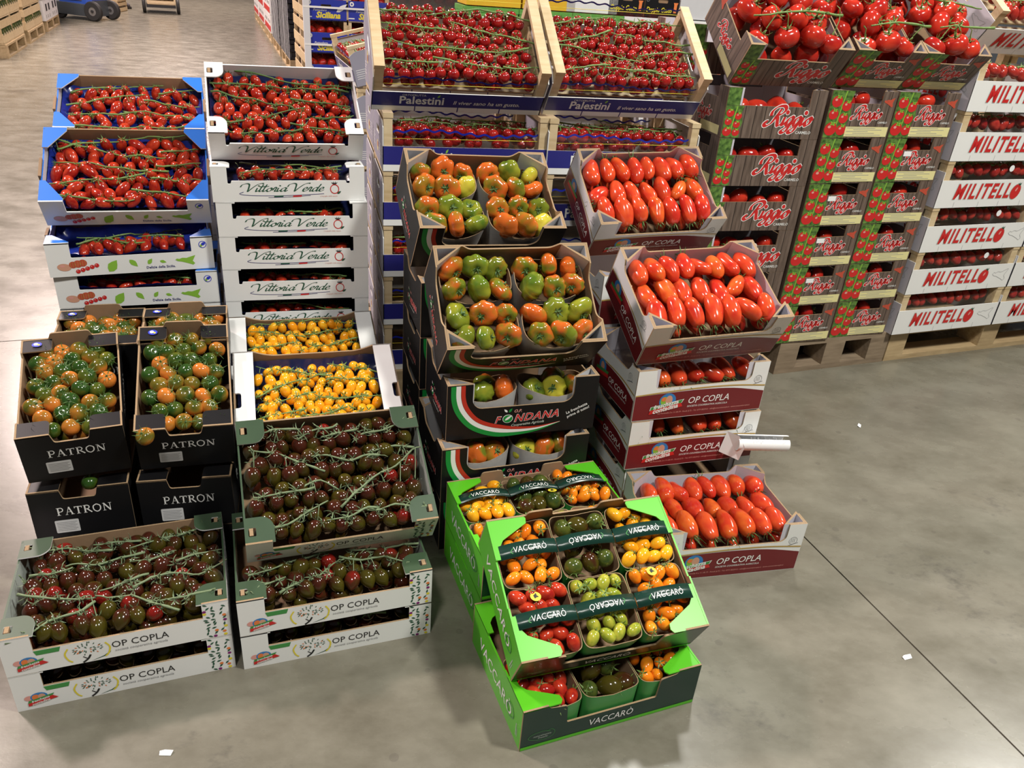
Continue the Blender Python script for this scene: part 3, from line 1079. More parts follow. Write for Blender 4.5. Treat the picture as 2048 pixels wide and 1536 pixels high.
def make_burg(root):
    w, d, h = CW, CD, CH
    fr_ = rpoly([(-w / 2, 0), (w / 2, 0), (w / 2, h), (w / 2 - .052, h), (w / 2 - .052, .112, .01), (w / 2 - .066, .100, .01), (-w / 2 + .06, .100, .008), (-w / 2 + .055, h), (-w / 2, h)])
    bk = rpoly([(-w / 2, 0), (w / 2, 0), (w / 2, h), (w / 2 - .075, h), (w / 2 - .09, h - .022, .008), (-w / 2 + .09, h - .022, .008), (-w / 2 + .075, h), (-w / 2, h)])
    side = rpoly([(-d / 2, 0), (d / 2, 0), (d / 2, h), (d / 2 - .045, h), (d / 2 - .065, h - .028, .012), (-d / 2 + .065, h - .028, .012), (-d / 2 + .045, h), (-d / 2, h)])
    F, p = shell(root, w, d, h, fr_, bk, side, ('white_card', 'lilac_card', 'kraft_edge'))
    posts(root, w, d, h, .068, .055, ('kraft_edge', 'kraft', 'lilac_card'))
    f = F['F']
    cur = [(-w / 2, .078), (-w / 4, .083), (0, .085), (w / 4, .080), (w / 2, .062)]

    def field(fx, W_, mb):
        k = W_ / w
        up = [(q.x * k, q.y) for q in catmull(cur, 4)]
        mb.flat(fx, [(-W_ / 2 + .001, .002), (W_ / 2 - .001, .002)] + [(min(max(a, -W_ / 2 + .001), W_ / 2 - .001), b) for a, b in up[::-1]], 'burgundy')
    pr(p['F'], 'burgundy_field', lambda mb: field(f, w, mb))
    pr(p['F'], 'gold_stripe', lambda mb: ribbon2(mb, f, [(-w / 2 + .001, .081), (-w / 4, .087), (0, .0905), (w / 4, .089), (w / 2 - .001, .080)], .004, 'gold', .0008))
    pr(p['F'], 'lettering', lambda mb: text(mb, f, 'OP COPLA', .028, .043, .132, 'white_ink', .004, .18, .0010, tall=1.05))
    pr(p['F'], 'small_print', lambda mb: text(mb, f, 'SOCIETÀ COOPERATIVA AGRICOLA', .026, .031, .130, 'white_ink', .005, .2, .0010))
    pr(p['F'], 'address_line', lambda mb: text(mb, f, 'Via Pontinella 2 e 11-18-19 - Fondi (LT) - Tel. 0771.822912 - info@consorziocopla.it - www.consorziocopla.it', .02, .016, .30, 'pink_ink', 0, .1, .0010))

    def logo(mb):
        x, z = -.105, .052
        mb.flat(f, ellipse(x, z + .006, .026, .024, 20), 'sky_ink', .0010)
        mb.flat(f, ellipse(x - .010, z + .006, .012, .014, 14), 'leaf_ink', .0012)
        mb.flat(f, ellipse(x + .004, z + .008, .011, .015, 14), 'skin_ink', .0014)
        mb.flat(f, ellipse(x - .013, z + .012, .007, .007, 12), 'orange_ink', .0015)
    pr(p['F'], 'round_logo', logo)

    def banner(mb):
        x, z = -.105, .044
        mb.flat(f, [(x - .052, z - .014), (x + .046, z + .004), (x + .052, z + .016), (x - .050, z - .002)], 'white_ink', .0017)
        mb.flat(f, [(x - .050, z - .0125), (x + .044, z + .004), (x + .049, z + .0145), (x - .048, z - .0025)], 'mid_green', .0019)
        mb.flat(f, [(x - .053, z - .026), (x + .050, z - .008), (x + .044, z + .004), (x - .050, z - .0125)], 'red_ink', .0018)
        text(mb, f, 'freschezza', x - .002, z - .0035, .078, 'white_ink', .03, .3, .0022, .19)
        text(mb, f, 'contadina', x - .002, z - .0165, .078, 'white_ink', .03, .3, .0022, .19)
    pr(p['F'], 'logo_banner', banner)

    def crest(mb, fx, x, z):
        ribbon2(mb, fx, ellipse(x, z + .004, .012, .012, 14) + [(x + .012, z + .004)], .0012, 'grey_ink')
        for k in range(3):
            ribbon2(mb, fx, [(x - .006 + k * .005, z - .002), (x - .006 + k * .005, z + .012)], .0014, 'grey_ink', .0006)
        ribbon2(mb, fx, [(x - .016, z - .014), (x, z - .008), (x + .016, z - .004)], .0022, 'grey_ink')
    pr(p['F'], 'round_crest', lambda mb: crest(mb, f, .178, .098))
    for k in 'LR':
        fx = F[k]
        pr(p[k], 'burgundy_field', lambda mb: field(fx, d - .01, mb))
        pr(p[k], 'gold_stripe', lambda mb: ribbon2(mb, fx, [(-d / 2 + .006, .081), (-d / 4, .087), (0, .0905), (d / 4, .089), (d / 2 - .006, .080)], .004, 'gold', .0008))
        pr(p[k], 'lettering', lambda mb: text(mb, fx, 'OP COPLA', .035, .040, .125, 'white_ink', .004, .18, .0010))
        pr(p[k], 'small_print', lambda mb: text(mb, fx, 'SOCIETÀ COOPERATIVA AGRICOLA', .035, .029, .12, 'white_ink', .004, .2, .0010))
        pr(p[k], 'round_crest', lambda mb: crest(mb, fx, .10, .115))
        pr(p[k], 'logo_banner', lambda mb: (mb.flat(fx, ellipse(-.075, .066, .024, .022, 18), 'sky_ink', .001), mb.flat(fx, ellipse(-.075, .066, .012, .014, 14), 'skin_ink', .0013),
                                            mb.flat(fx, [(-.115, .042), (-.035, .056), (-.030, .066), (-.113, .053)], 'mid_green', .0016), mb.flat(fx, [(-.116, .031), (-.030, .045), (-.035, .056), (-.115, .042)], 'red_ink', .0016)))


BURG = Proto(make_burg, 'burgundy_carton', 'carton', 'white and burgundy cartons of long tomatoes')

# --- lime green carton
GW, GD, GH = .416, .313, .1173


def make_lime(root):
    w, d, h = GW, GD, GH
    fr_ = rpoly([(-w / 2, 0), (w / 2, 0), (w / 2, h), (w / 2 - .055, h), (w / 2 - .060, h - .008, .003), (w / 2 - .098, h - .014, .006), (w / 2 - .102, .052, .004), (-w / 2 + .102, .052, .004), (-w / 2 + .098, h - .014, .006), (-w / 2 + .060, h - .008, .003), (-w / 2 + .055, h), (-w / 2, h)])
    bk = rpoly([(-w / 2, 0), (w / 2, 0), (w / 2, h), (w / 2 - .09, h), (w / 2 - .095, h + .014, .008), (w / 2 - .15, h + .014, .008), (w / 2 - .155, h - .012, .004), (-w / 2 + .155, h - .012, .004), (-w / 2 + .15, h + .014, .008), (-w / 2 + .095, h + .014, .008), (-w / 2 + .09, h), (-w / 2, h)])
    side = rpoly([(-d / 2, 0), (d / 2, 0), (d / 2, h), (.045, h), (.042, h - .006), (-.06, h - .006), (-.063, h), (-d / 2, h)])
    F, p = shell(root, w, d, h, fr_, bk, side, ('bottle_green', 'bottle_green', 'kraft_edge'), ('lime_card', 'kraft', 'lime_card'), ('bottle_green', 'kraft', 'kraft_edge'))
    flaps(root, w, d, h + .001, [(0, 0), (.082, 0), (.088, .008), (.086, .020), (.026, .052), (.016, .066), (.014, .095), (0, .095)], ('lime_card', 'kraft', 'lime_card'))
    f = F['F']
    pr(p['F'], 'lime_strip', lambda mb: mb.flat(f, rect(-w / 2 + .001, w / 2 - .001, .001, .010), 'lime_card'))
    pr(p['F'], 'lettering', lambda mb: text(mb, f, 'VACCARÒ', .0, .022, .105, 'white_ink', .002, .12, .0008, .0, 1.15))
    pr(p['F'], 'heart_mark', lambda mb: ribbon2(mb, f, [(-.142, .040), (-.158, .046), (-.184, .042), (-.190, .030), (-.160, .020), (-.138, .024), (-.132, .036), (-.140, .046), (-.150, .042)], .0010, 'mid_green'))
    pr(p['F'], 'small_print', lambda mb: (text(mb, f, 'naturalmente', -.160, .032, .040, 'mint_card', 0, .3), text(mb, f, 'freschi', -.158, .025, .022, 'mint_card', 0, .3)))
    for k in 'LR':
        fx = F[k]
        pr(p[k], 'lettering', lambda mb: text(mb, fx, 'VACCARÒ', .0, .036, .20, 'white_ink', .004, .1, .0008, tall=1.1))
        pr(p[k], 'swash', lambda mb: ribbon2(mb, fx, [(.09, .034), (.112, .05), (.106, .072), (.088, .072), (.078, .052), (.088, .034)], .003, 'mid_green', .0012))
        pr(p[k], 'small_print', lambda mb: (mb.flat(fx, rect(.128, .131, .02, .055), 'mint_card'), mb.flat(fx, rect(.134, .136, .02, .045), 'mint_card')))


LIME = Proto(make_lime, 'lime_carton', 'carton', 'lime green cartons of assorted punnets')

# --- wooden crate with blue card bands
LW, LD, LH = .519, .318, .1715


def make_bluecrate(root):
    w, d, h = LW, LD, LH - .0008
    pw = .026
    for k in range(5):
        y = .02 + k * (d - .07) / 4
        MB().box(-w / 2 + .004, w / 2 - .004, y, y + .045, .002, .007, 'poplar').build('base_slat', root)
    for sx in (-1, 1):
        for sy in (0, 1):
            x0 = sx * (w / 2 - .004) - (pw if sx > 0 else 0)
            y0 = .004 if sy == 0 else d - .004 - pw
            MB().box(x0, x0 + pw, y0, y0 + pw, .007, h - .014, 'poplar').build('corner_post', root)
        x0 = sx * (w / 2 - .002) - (.030 if sx > 0 else 0)
        MB().box(x0, x0 + .030, .002, d - .002, h - .014, h, 'poplar').build('top_rail', root)
        x0 = sx * (w / 2 - .004) - (.006 if sx > 0 else 0)
        MB().box(x0, x0 + .006, .03, d - .03, .03, .075, 'poplar').build('side_slat', root)
    F = faces(w, d, h)
    fp = MB().panel(F['F'], rect(-w / 2, w / 2, .0, .075), .003, ('navy_card', 'grey_card', 'white_card')).build('front_band', root)
    bp = MB().panel(F['B'], rect(-w / 2, w / 2, .0, .075), .003, ('navy_card', 'grey_card', 'white_card')).build('back_band', root)
    f = F['F']
    for k in range(4):
        pr(fp, 'white_strip', lambda mb: mb.flat(f, rect(-w / 2 + .001 + k * .1295, -w / 2 + .127 + k * .1295, .0005, .020), 'white_ink'))
    pr(fp, 'lettering', lambda mb: text(mb, f, 'Palestini', -.112, .030, .132, 'white_ink', .02, .0, .0006, tall=1.05))
    pr(fp, 'small_print', lambda mb: text(mb, f, 'ORTOFRUTTA', -.136, .0615, .070, 'white_ink', .0, .0, .0006))
    pr(fp, 'slogan', lambda mb: text(mb, f, 'Il viver sano ha un gusto.', .085, .033, .205, 'white_ink', .014, .22, .0006))
    pr(fp, 'leaf_mark', lambda mb: mb.flat(f, leaf2(-.063, .063, .014, .007, 1.0), 'leaf_ink', .0008))
    for k in 'LR':
        fx = F[k]
        sp = MB().panel(fx, rpoly([(-d / 2, 0), (d / 2, 0), (d / 2, .13), (d / 2 - .03, .145, .01), (-d / 2 + .03, .145, .01), (-d / 2, .13)]), .003, ('shaded_lilac_card', 'grey_card', 'white_card'),
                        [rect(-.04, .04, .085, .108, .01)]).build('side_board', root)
        for x in (-.11, .09):
            pr(sp, 'recipe_print', lambda mb: [mb.flat(fx, rect(x - .035, x + .03 - (q % 3) * .012, .03 + q * .009, .0325 + q * .009), 'white_ink') for q in range(5)])
        pr(sp, 'salad_print', lambda mb: (mb.flat(fx, ellipse(.0, .045, .022, .018, 14), 'pale_yellow'), mb.flat(fx, ellipse(.01, .05, .01, .009, 10), 'tomato_ink', .001)))
    # clear film folded up inside the front and back with a scalloped blue hem
    for nm, yy, hh in (('front', .012, .118), ('back', d - .012, .165)):
        n = 60
        vs = []
        for i in range(n + 1):
            x = -w / 2 + .032 + (w - .064) * i / n
            z = hh + .0035 * math.sin(i * 1.05) + .006 * math.sin(i * .11)
            vs += [(x, yy, .02), (x, yy, z - .006), (x, yy + .0008, z - .006), (x, yy + .0008, z)]
        fl = MB().add(vs, [(4 * i, 4 * i + 4, 4 * i + 5, 4 * i + 1) for i in range(n)], 'film').build('clear_film', root)
        MB().add(vs, [(4 * i + 2, 4 * i + 6, 4 * i + 7, 4 * i + 3) for i in range(n)], 'scallop_blue').build('scalloped_hem', fl)
        MB().tube([(-w / 2 + .032, yy - .001, hh - .022), (w / 2 - .032, yy - .001, hh - .020)], .0008, 'yellow_ink', 4).build('yellow_line', fl)


BCRATE = Proto(make_bluecrate, 'wooden_crate', 'crate', 'wooden crates with navy card bands')


# --- wood print carton
def vine_print(mb, f, x, z0, z1, wd):
    """green picture strip with a hanging truss"""
    hgt = z1 - z0
    mb.flat(f, [(x, z0), (x + wd, z0), (x + wd * .92, z0 + hgt * .25), (x + wd * 1.05, z0 + hgt * .5), (x + wd * .9, z0 + hgt * .75), (x + wd, z1), (x, z1)], 'foliage_print', .0006)
    ribbon2(mb, f, [(x + wd * .62, z1 - .002), (x + wd * .55, z0 + hgt * .7), (x + wd * .5, z0 + hgt * .4), (x + wd * .45, z0 + hgt * .15)], .004, 'leaf_ink', .0009)
    k = 0
    for a, b, r in ((.28, .77, .22), (.76, .68, .20), (.25, .50, .20), (.73, .42, .20), (.27, .19, .26), (.76, .17, .21)):
        c = (x + wd * a, z0 + hgt * b)
        rr = r * min(wd, hgt * .55)
        mb.flat(f, ellipse(*c, rr * 1.15, rr, 16), 'red_ink', .0010 + k * 3e-5)
        mb.flat(f, ellipse(c[0] - rr * .3, c[1] + rr * .3, rr * .3, rr * .22, 8), 'pink_ink', .0014)
        mb.flat(f, leaf2(c[0] + rr * .2, c[1] + rr * .8, rr * 1.1, rr * .4, .4), 'leaf_ink', .0015)
        mb.flat(f, leaf2(c[0] + rr * .2, c[1] + rr * .8, rr * 1.1, rr * .4, 2.5), 'leaf_ink', .0015)
        k += 1


def riggio_word(pk, fx, x, z, s):
    pr(pk, 'lettering_outline', lambda mb: script(mb, fx, 'Riggio', x, z, s, 'white_ink', .17, .40, .34, .0008, .16))
    pr(pk, 'lettering', lambda mb: script(mb, fx, 'Riggio', x, z, s, 'red_ink', .13, .40, .34, .0012, .0))


def make_plank(w, d, h, short):
    def mk(root):
        hf = .105 if not short else .118
        cwl, cwr = (.05, .062) if not short else (.072, .062)
        fr_ = [(-w / 2, 0), (w / 2, 0), (w / 2, h), (w / 2 - cwr, h), (w / 2 - cwr, hf), (-w / 2 + cwl, hf), (-w / 2 + cwl, h), (-w / 2, h)]
        side = [(-d / 2, 0), (d / 2, 0), (d / 2, h), (d / 2 - .06, h), (d / 2 - .062, h - .04), (-d / 2 + .062, h - .04), (-d / 2 + .06, h), (-d / 2, h)]
        F, p = shell(root, w, d, h, fr_, dip(w, h, .07, h - .035, .004), side, ('plank_print', 'lilac_card', 'kraft_edge'))
        posts(root, w, d, h - .0005, .06, .055, ('kraft_edge', 'kraft', 'lilac_card'), z0=.005)
        f = F['F']
        pw = .094 if short else .068
        if short:
            pr(p['F'], 'truss_print', lambda mb: vine_print(mb, f, -w / 2 + .001, .001, h - .001, pw))
            riggio_word(p['F'], f, -.028, .068, .0212)
            pr(p['F'], 'small_print', lambda mb: text(mb, f, 'CARMELO', .105, .052, .042, 'white_ink', .01, .1))
            pr(p['F'], 'yellow_label', lambda mb: mb.flat(f, rect(-.052, w / 2 - .006, .006, .040), 'pale_yellow', .0016))
            pr(p['F'], 'label_print', lambda mb: [mb.flat(f, rect(-.046 + (q % 2) * .03, .11 - (q % 3) * .03, .011 + q * .006, .0125 + q * .006), 'grey_ink', .002) for q in range(5)])
            pr(p['F'], 'island_badge', lambda mb: mb.flat(f, sicily(w / 2 - .054, h - .055, .045, .035), 'tomato_ink', .0008))
        else:
            pr(p['F'], 'truss_print', lambda mb: vine_print(mb, f, -w / 2 + .001, .001, hf - .001, pw))
            pr(p['F'], 'leaf_print', lambda mb: mb.flat(f, rect(-w / 2 + .001, -w / 2 + cwl - .001, hf, h - .001), 'foliage_print'))
            riggio_word(p['F'], f, -.018, .046, .0295)
            pr(p['F'], 'small_print', lambda mb: text(mb, f, 'CARMELO', .125, .018, .06, 'white_ink', .01, .1))
        for k in 'LR':
            fx = F[k]
            riggio_word(p[k], fx, -.05, .055, .020)
            pr(p[k], 'island_badge', lambda mb: mb.flat(fx, sicily(-d / 2 + .02, h - .07, .055, .045), 'tomato_ink', .0008))
            pr(p[k], 'yellow_label', lambda mb: mb.flat(fx, rect(.0, d / 2 - .02, .006, .036), 'pale_yellow', .0008))
    return mk


RW, RD, RH = .38, .30, .162
RIGL = Proto(make_plank(RW, RD, RH - .001, False), 'wood_print_carton', 'carton', 'wood-print cartons of red tomatoes')
RIGS = Proto(make_plank(.285, .38, RH - .001, True), 'wood_print_carton', 'carton', 'wood-print cartons of red tomatoes')

# --- wooden crate with white card bands
MW, MD, MH = .574, .40, .1825


def make_whitecrate(root):
    w, d, h = MW, MD, MH - .0008
    pw = .034
    for k in range(5):
        y = .02 + k * (d - .09) / 4
        MB().box(-w / 2 + .004, w / 2 - .004, y, y + .055, .002, .008, 'poplar').build('base_slat', root)
    for sx in (-1, 1):
        for sy in (0, 1):
            x0 = sx * (w / 2 - .004) - (pw if sx > 0 else 0)
            y0 = .004 if sy == 0 else d - .004 - pw
            MB().box(x0, x0 + pw, y0, y0 + pw, .008, h - .012, 'poplar').build('corner_post', root)
        x0 = sx * (w / 2 - .002) - (.036 if sx > 0 else 0)
        MB().box(x0, x0 + .036, .002, d - .002, h - .012, h, 'poplar').build('top_rail', root)
    F = faces(w, d, h)
    f = F['F']
    fp = MB().panel(f, rect(-w / 2, w / 2, 0, .108), .003, ('white_card', 'grey_card', 'white_card')).build('front_band', root)
    MB().panel(F['B'], rect(-w / 2, w / 2, 0, .108), .003, ('white_card', 'grey_card', 'white_card')).build('back_band', root)

    def word(pk, fx, cx, z, wd, s):
        pr(pk, 'lettering_outline', lambda mb: text(mb, fx, 'MILITELL', cx, z, wd * 1.02, 'mint_card', .055, .22, .0007, .0, 1.25, 1.22))
        pr(pk, 'lettering', lambda mb: text(mb, fx, 'MILITELL', cx, z, wd, 'red_ink', .028, .22, .0012, .0, 1.25, 1.22))

        def o(mb):
            x = cx + wd / 2 + .030 * s
            mb.flat(fx, ellipse(x, z + .022 * s, .027 * s, .033 * s, 20, -.35), 'mint_card', .0008)
            mb.flat(fx, ellipse(x, z + .022 * s, .025 * s, .031 * s, 20, -.35), 'red_ink', .0013)
            mb.flat(fx, ellipse(x + .002 * s, z + .032 * s, .004 * s, .009 * s, 10, -.5), 'pink_ink', .0016)
            for a in (-.9, -.2, .5):
                mb.flat(fx, leaf2(x + .013 * s + .006 * math.sin(a), z + .052 * s, .016 * s, .005 * s, math.pi / 2 - a), 'green_ink', .0017)
        pr(pk, 'tomato_letter', o)
    word(fp, f, -.055, .036, .30, 1.)
    isl = sicily(.178, .03, .085, .055)
    pr(fp, 'island_outline', lambda mb: ribbon2(mb, f, isl + isl[:1], .0016, 'grey_ink', .0006, 3))
    for x in (-.19, -.06, .05, .17):
        pr(fp, 'slit', lambda mb: mb.flat(f, [(x, .001), (x + .0014, .001), (x + .0014, .022), (x, .022)], 'grey_ink'))
    for k in 'LR':
        fx = F[k]
        sp = MB().panel(fx, rpoly([(-d / 2, 0), (d / 2, 0), (d / 2, .140), (-d / 2, .140)]), .003, ('lilac_card', 'grey_card', 'white_card'), [rect(-.045, .045, .098, .122, .01)]).build('side_board', root)
        word(sp, fx, -.05, .035, .20, .7)
        s2 = sicily(.10, .06, .075, .05)
        pr(sp, 'island_outline', lambda mb: ribbon2(mb, fx, s2 + s2[:1], .0016, 'grey_ink', .0006, 3))
    MB().add([(-w / 2 + .04, .010, .10), (w / 2 - .04, .010, .10), (w / 2 - .04, .012, h - .03), (-w / 2 + .04, .012, h - .03)], [(0, 1, 2, 3)], 'film').build('clear_film', root)


WCRATE = Proto(make_whitecrate, 'wooden_crate', 'crate', 'wooden crates with white card bands')


# --- pallets
def make_pallet(w, d, wd):
    def mk(root):
        n = max(5, int(d / .16))
        for k in range(n):
            y = k * (d - .11) / (n - 1)
            MB().box(-w / 2, w / 2, y, y + .11, .122, .144, wd).build('top_board', root)
        for k in range(3):
            x = -w / 2 + k * (w - .1) / 2
            MB().box(x, x + .1, 0, d, .1, .122, wd).build('bearer', root)
            for q in range(3):
                y = q * (d - .12) / 2
                MB().box(x, x + .1, y, y + .12, .022, .1, wd).build('block', root)
        for q in range(3):
            y = q * (d - .1) / 2
            MB().box(-w / 2, w / 2, y, y + .1, 0, .022, wd).build('bottom_board', root)
    return mk

# ------------------------------------------------------------------ fruit
def fruit_mesh(name, m, kind, seed, nu=22, nv=14):
    rr = random.Random(seed)
    ph = [rr.uniform(0, 6.28) for _ in range(8)]
    lobes = rr.choice([6, 7, 8, 9]) if kind == 'ribbed' else 0
    amp = [rr.uniform(.6, 1.3) for _ in range(12)]
    vs = []
    for j in range(nv + 1):
        th = math.pi * j / nv
        for i in range(nu):
            a = 2 * math.pi * i / nu
            s, c = math.sin(th), math.cos(th)
            q = 1.
            if kind == 'round':
                q *= 1 + .03 * math.sin(2 * a + ph[0]) * s
                x, y, z = q * s * math.cos(a), q * s * math.sin(a), .93 * c - .16 * math.exp(-(th / .36) ** 2)
            elif kind == 'big':
                q *= 1 + .05 * math.cos(3 * a + ph[0]) * s + .03 * math.cos(5 * a + ph[1]) * s
                x, y, z = q * s * math.cos(a), q * s * math.sin(a), .84 * c - .2 * math.exp(-(th / .4) ** 2) + .03 * math.exp(-((math.pi - th) / .3) ** 2)
            elif kind == 'plum':
                q *= 1 + .03 * math.sin(2 * a + ph[0]) * s + .05 * c
                x, y, z = .92 * q * s * math.cos(a), .92 * q * s * math.sin(a), 1.34 * c - .10 * math.exp(-(th / .3) ** 2)
            elif kind == 'date':
                q *= 1 + .04 * math.sin(2 * a + ph[0]) * s + .05 * c + .03 * math.sin(3 * c + ph[2])
                x, y, z = .95 * q * s * math.cos(a), .95 * q * s * math.sin(a), 1.72 * c - .12 * math.exp(-(th / .3) ** 2)
            elif kind == 'tip':
                q *= 1 + .03 * math.sin(3 * a + ph[0]) * s + .05 * c
                x, y, z = q * s * math.cos(a), q * s * math.sin(a), 1.22 * c - .10 * math.exp(-(th / .3) ** 2) - .22 * math.exp(-((math.pi - th) / .33) ** 2)
            elif kind == 'ribbed':
                w = abs(math.cos(lobes * (a + .12 * math.sin(a + ph[3])) / 2 + ph[0]))
                k = int((a + ph[0] / lobes * 2) / (2 * math.pi) * lobes) % lobes
                q *= .88 + .17 * (w ** .55) * amp[k] * s + .07 * math.sin(a + ph[1]) * s + .05 * math.sin(2 * a + ph[2]) * s
                x, y, z = q * s * math.cos(a), q * s * math.sin(a), .74 * (.8 + .2 * q) * c - .30 * math.exp(-(th / .45) ** 2) + .10 * math.exp(-((math.pi - th) / .35) ** 2)
            else:
                lump = 1 + .055 * math.sin(2.2 * c + ph[0]) + .05 * math.sin(3.5 * c + a + ph[1]) + .045 * math.sin(2 * a + 1.5 * c + ph[2]) + .02 * math.sin(3 * a + 5 * c + ph[3])
                q *= lump * (1 + .07 * c * math.sin(ph[4]))
                sp = abs(s) ** .86
                x, y, z = q * sp * math.cos(a), q * sp * math.sin(a) * .94, 1.9 * c - .14 * math.exp(-(th / .28) ** 2) - .08 * math.exp(-((math.pi - th) / .25) ** 2)
                x += .16 * math.sin(ph[5]) * (1 - (z / 1.9) ** 2)
            vs.append((x, y, z))
    fs = [(j * nu + i, (j + 1) * nu + i, (j + 1) * nu + (i + 1) % nu, j * nu + (i + 1) % nu) for j in range(nv) for i in range(nu)]
    return MB().add(vs, fs, m, True).mesh(name)


def calyx_mesh(name, ztop, n, ln, curl, stub, m='calyx_green', seed=1, wd=.16):
    rr = random.Random(seed)
    mb = MB()
    for k in range(n):
        a = 2 * math.pi * k / n + rr.uniform(-.25, .25)
        L = ln * rr.uniform(.8, 1.2)
        cu = curl * rr.uniform(.4, 1.5)
        tw = rr.uniform(-.3, .3)
        pts = [(.0, .02, .05), (L * .35, .05 - .06 * L, wd), (L * .7, .0 + cu * .25, wd * .75), (L, cu * .8, .01)]
        vs = []
        for q, (u, z, w) in enumerate(pts):
            aa = a + tw * u / L
            ca, sa = math.cos(aa), math.sin(aa)
            for sg in (-1, 1):
                vs.append((u * ca - sg * w * .5 * sa, u * sa + sg * w * .5 * ca, ztop + z))
            vs.append((u * ca, u * sa, ztop + z + .035))
        fs = []
        for q in range(3):
            b = q * 3
            fs += [(b, b + 2, b + 5, b + 3), (b + 2, b + 1, b + 4, b + 5), (b, b + 3, b + 4, b + 1)]
        mb.add(vs, fs, m, False)
    if stub:
        mb.tube([(0, 0, ztop - .02), (.02, .01, ztop + stub * .5), (.08, .03, ztop + stub)], [.10, .075, .06], m, 5)
    return mb.mesh(name)


def fm(mats, kind, nvar):
    return {m: [fruit_mesh('tomato', m, kind, 31 * i + len(m), *((30, 16) if kind == 'ribbed' else (22, 14))) for i in range(nvar)] for m in mats}


ROUND = fm(('cherry_red',), 'round', 3)
PLUM = fm(('date_red', 'oval_red', 'yellow_skin', 'orange_skin', 'lime_skin'), 'plum', 3)
DATE = fm(('date_red',), 'date', 4)
ROUNDP = fm(('patron_green', 'patron_mixed', 'patron_orange', 'smoke_green', 'orange_skin'), 'round', 2)
TIP = fm(('dark_brown', 'dark_olive', 'dark_red'), 'tip', 3)
RIB = fm(('rib_green', 'rib_mixed', 'rib_orange', 'rib_yellow'), 'ribbed', 4)
LONG = fm(('long_red', 'long_orange'), 'long', 5)
BIG = fm(('truss_red',), 'big', 3)
CAL = {'round': [calyx_mesh('calyx', .78, 5, 1.0, .35, .4, seed=i, wd=.24) for i in range(3)],
       'plum': [calyx_mesh('calyx', 1.24, 5, .95, .4, .35, seed=i + 5, wd=.24) for i in range(3)],
       'date': [calyx_mesh('calyx', 1.60, 5, 1.0, .55, .4, seed=i + 7, wd=.2) for i in range(3)],
       'tip': [calyx_mesh('calyx', 1.12, 5, 1.0, .5, .3, 'stem_dusty', seed=i + 9, wd=.2) for i in range(3)],
       'patron': [calyx_mesh('calyx', .78, 6, .95, .55, .3, 'stem_dark', seed=i + 12, wd=.11) for i in range(3)],
       'ribbed': [calyx_mesh('calyx', .46, 6, .36, .25, .26, 'stem_dark', seed=i + 15) for i in range(3)],
       'long': [calyx_mesh('calyx', 1.72, 6, .85, .95, .5, 'stem_dark', seed=i + 19, wd=.17) for i in range(3)],
       'big': [calyx_mesh('calyx', .66, 5, .55, .45, .4, seed=i + 23) for i in range(3)]}
NAMEW = {'cherry_red': 'red', 'date_red': 'red', 'oval_red': 'red', 'truss_red': 'red', 'yellow_skin': 'yellow', 'orange_skin': 'orange', 'lime_skin': 'pale green', 'dark_brown': 'dark brown', 'dark_olive': 'dark olive',
         'dark_red': 'reddish', 'smoke_green': 'dark green', 'patron_green': 'mostly green', 'patron_mixed': 'green and orange', 'patron_orange': 'mostly orange', 'rib_green': 'green',
         'rib_mixed': 'green and orange', 'rib_orange': 'orange', 'rib_yellow': 'yellow-green', 'long_red': 'red', 'long_orange': 'orange-red'}


def aim(axis, spin):
    q = Vector(axis).normalized().to_track_quat('Z', 'Y').to_matrix().to_4x4()
    return q @ Matrix.Rotation(spin, 4, 'Z')


def add_tomato(name, me, r, mw, parent=None, cal=None, rr=rnd):
    o = bpy.data.objects.new(name, me)
    o.matrix_world = mw @ Matrix.Diagonal((r, r, r, 1))
    link(o, parent)
    if cal:
        link(bpy.data.objects.new('calyx', rr.choice(cal)), o)
    return o


def loose(bm, pts, r, choose, cal, name, cat, desc, group, seed, pcal=1., rj=.08, up=.5, ax=None, kindw='tomato'):
    """single fruit in rows; pts: list of rows (front first) of box-local centres"""
    rr = random.Random(seed)
    for j, row in enumerate(pts):
        for i, p in enumerate(row):
            d, m = choose(rr)
            me = rr.choice(d[m])
            a = ax(rr, j) if ax else Vector((rr.uniform(-1, 1), rr.uniform(-1, 1), rr.uniform(-.3, 1) + up))
            o = add_tomato(name, me, r * rr.uniform(1 - rj, 1 + rj), bm @ Matrix.Translation(p) @ aim(a, rr.uniform(0, 6.28)), None, cal if rr.random() < pcal else None, rr)
            tag(o, '%s %s in %s, %s row, %s along' % (NAMEW[m], kindw, desc, ORD[min(j, 19)], ORD[min(i, 19)]), cat, group)


def grid(x0, x1, y0, y1, z, cx, cy, jit, zj, seed, mound=0., rows=None):
    """rows of centres, alternate rows shifted by half a step"""
    rr = random.Random(seed)
    ny = max(1, int(round((y1 - y0) / cy)))
    out = []
    for j in range(ny):
        y = y0 + (j + .5) * (y1 - y0) / ny
        nx = max(1, int(round((x1 - x0) / cx)) - (j % 2 if (x1 - x0) / cx > 3 else 0))
        row = []
        for i in range(nx):
            x = (x0 + x1) / 2 + (i - (nx - 1) / 2) * (x1 - x0) / max(1, round((x1 - x0) / cx))
            m = mound * (1 - (2 * (x - (x0 + x1) / 2) / (x1 - x0)) ** 2) * (1 - (2 * (y - (y0 + y1) / 2) / (y1 - y0)) ** 2)
            row.append(Vector((x + rr.uniform(-jit, jit) * cx, y + rr.uniform(-jit, jit) * cy, z + m + rr.uniform(-zj, zj))))
        out.append(row)
    return out


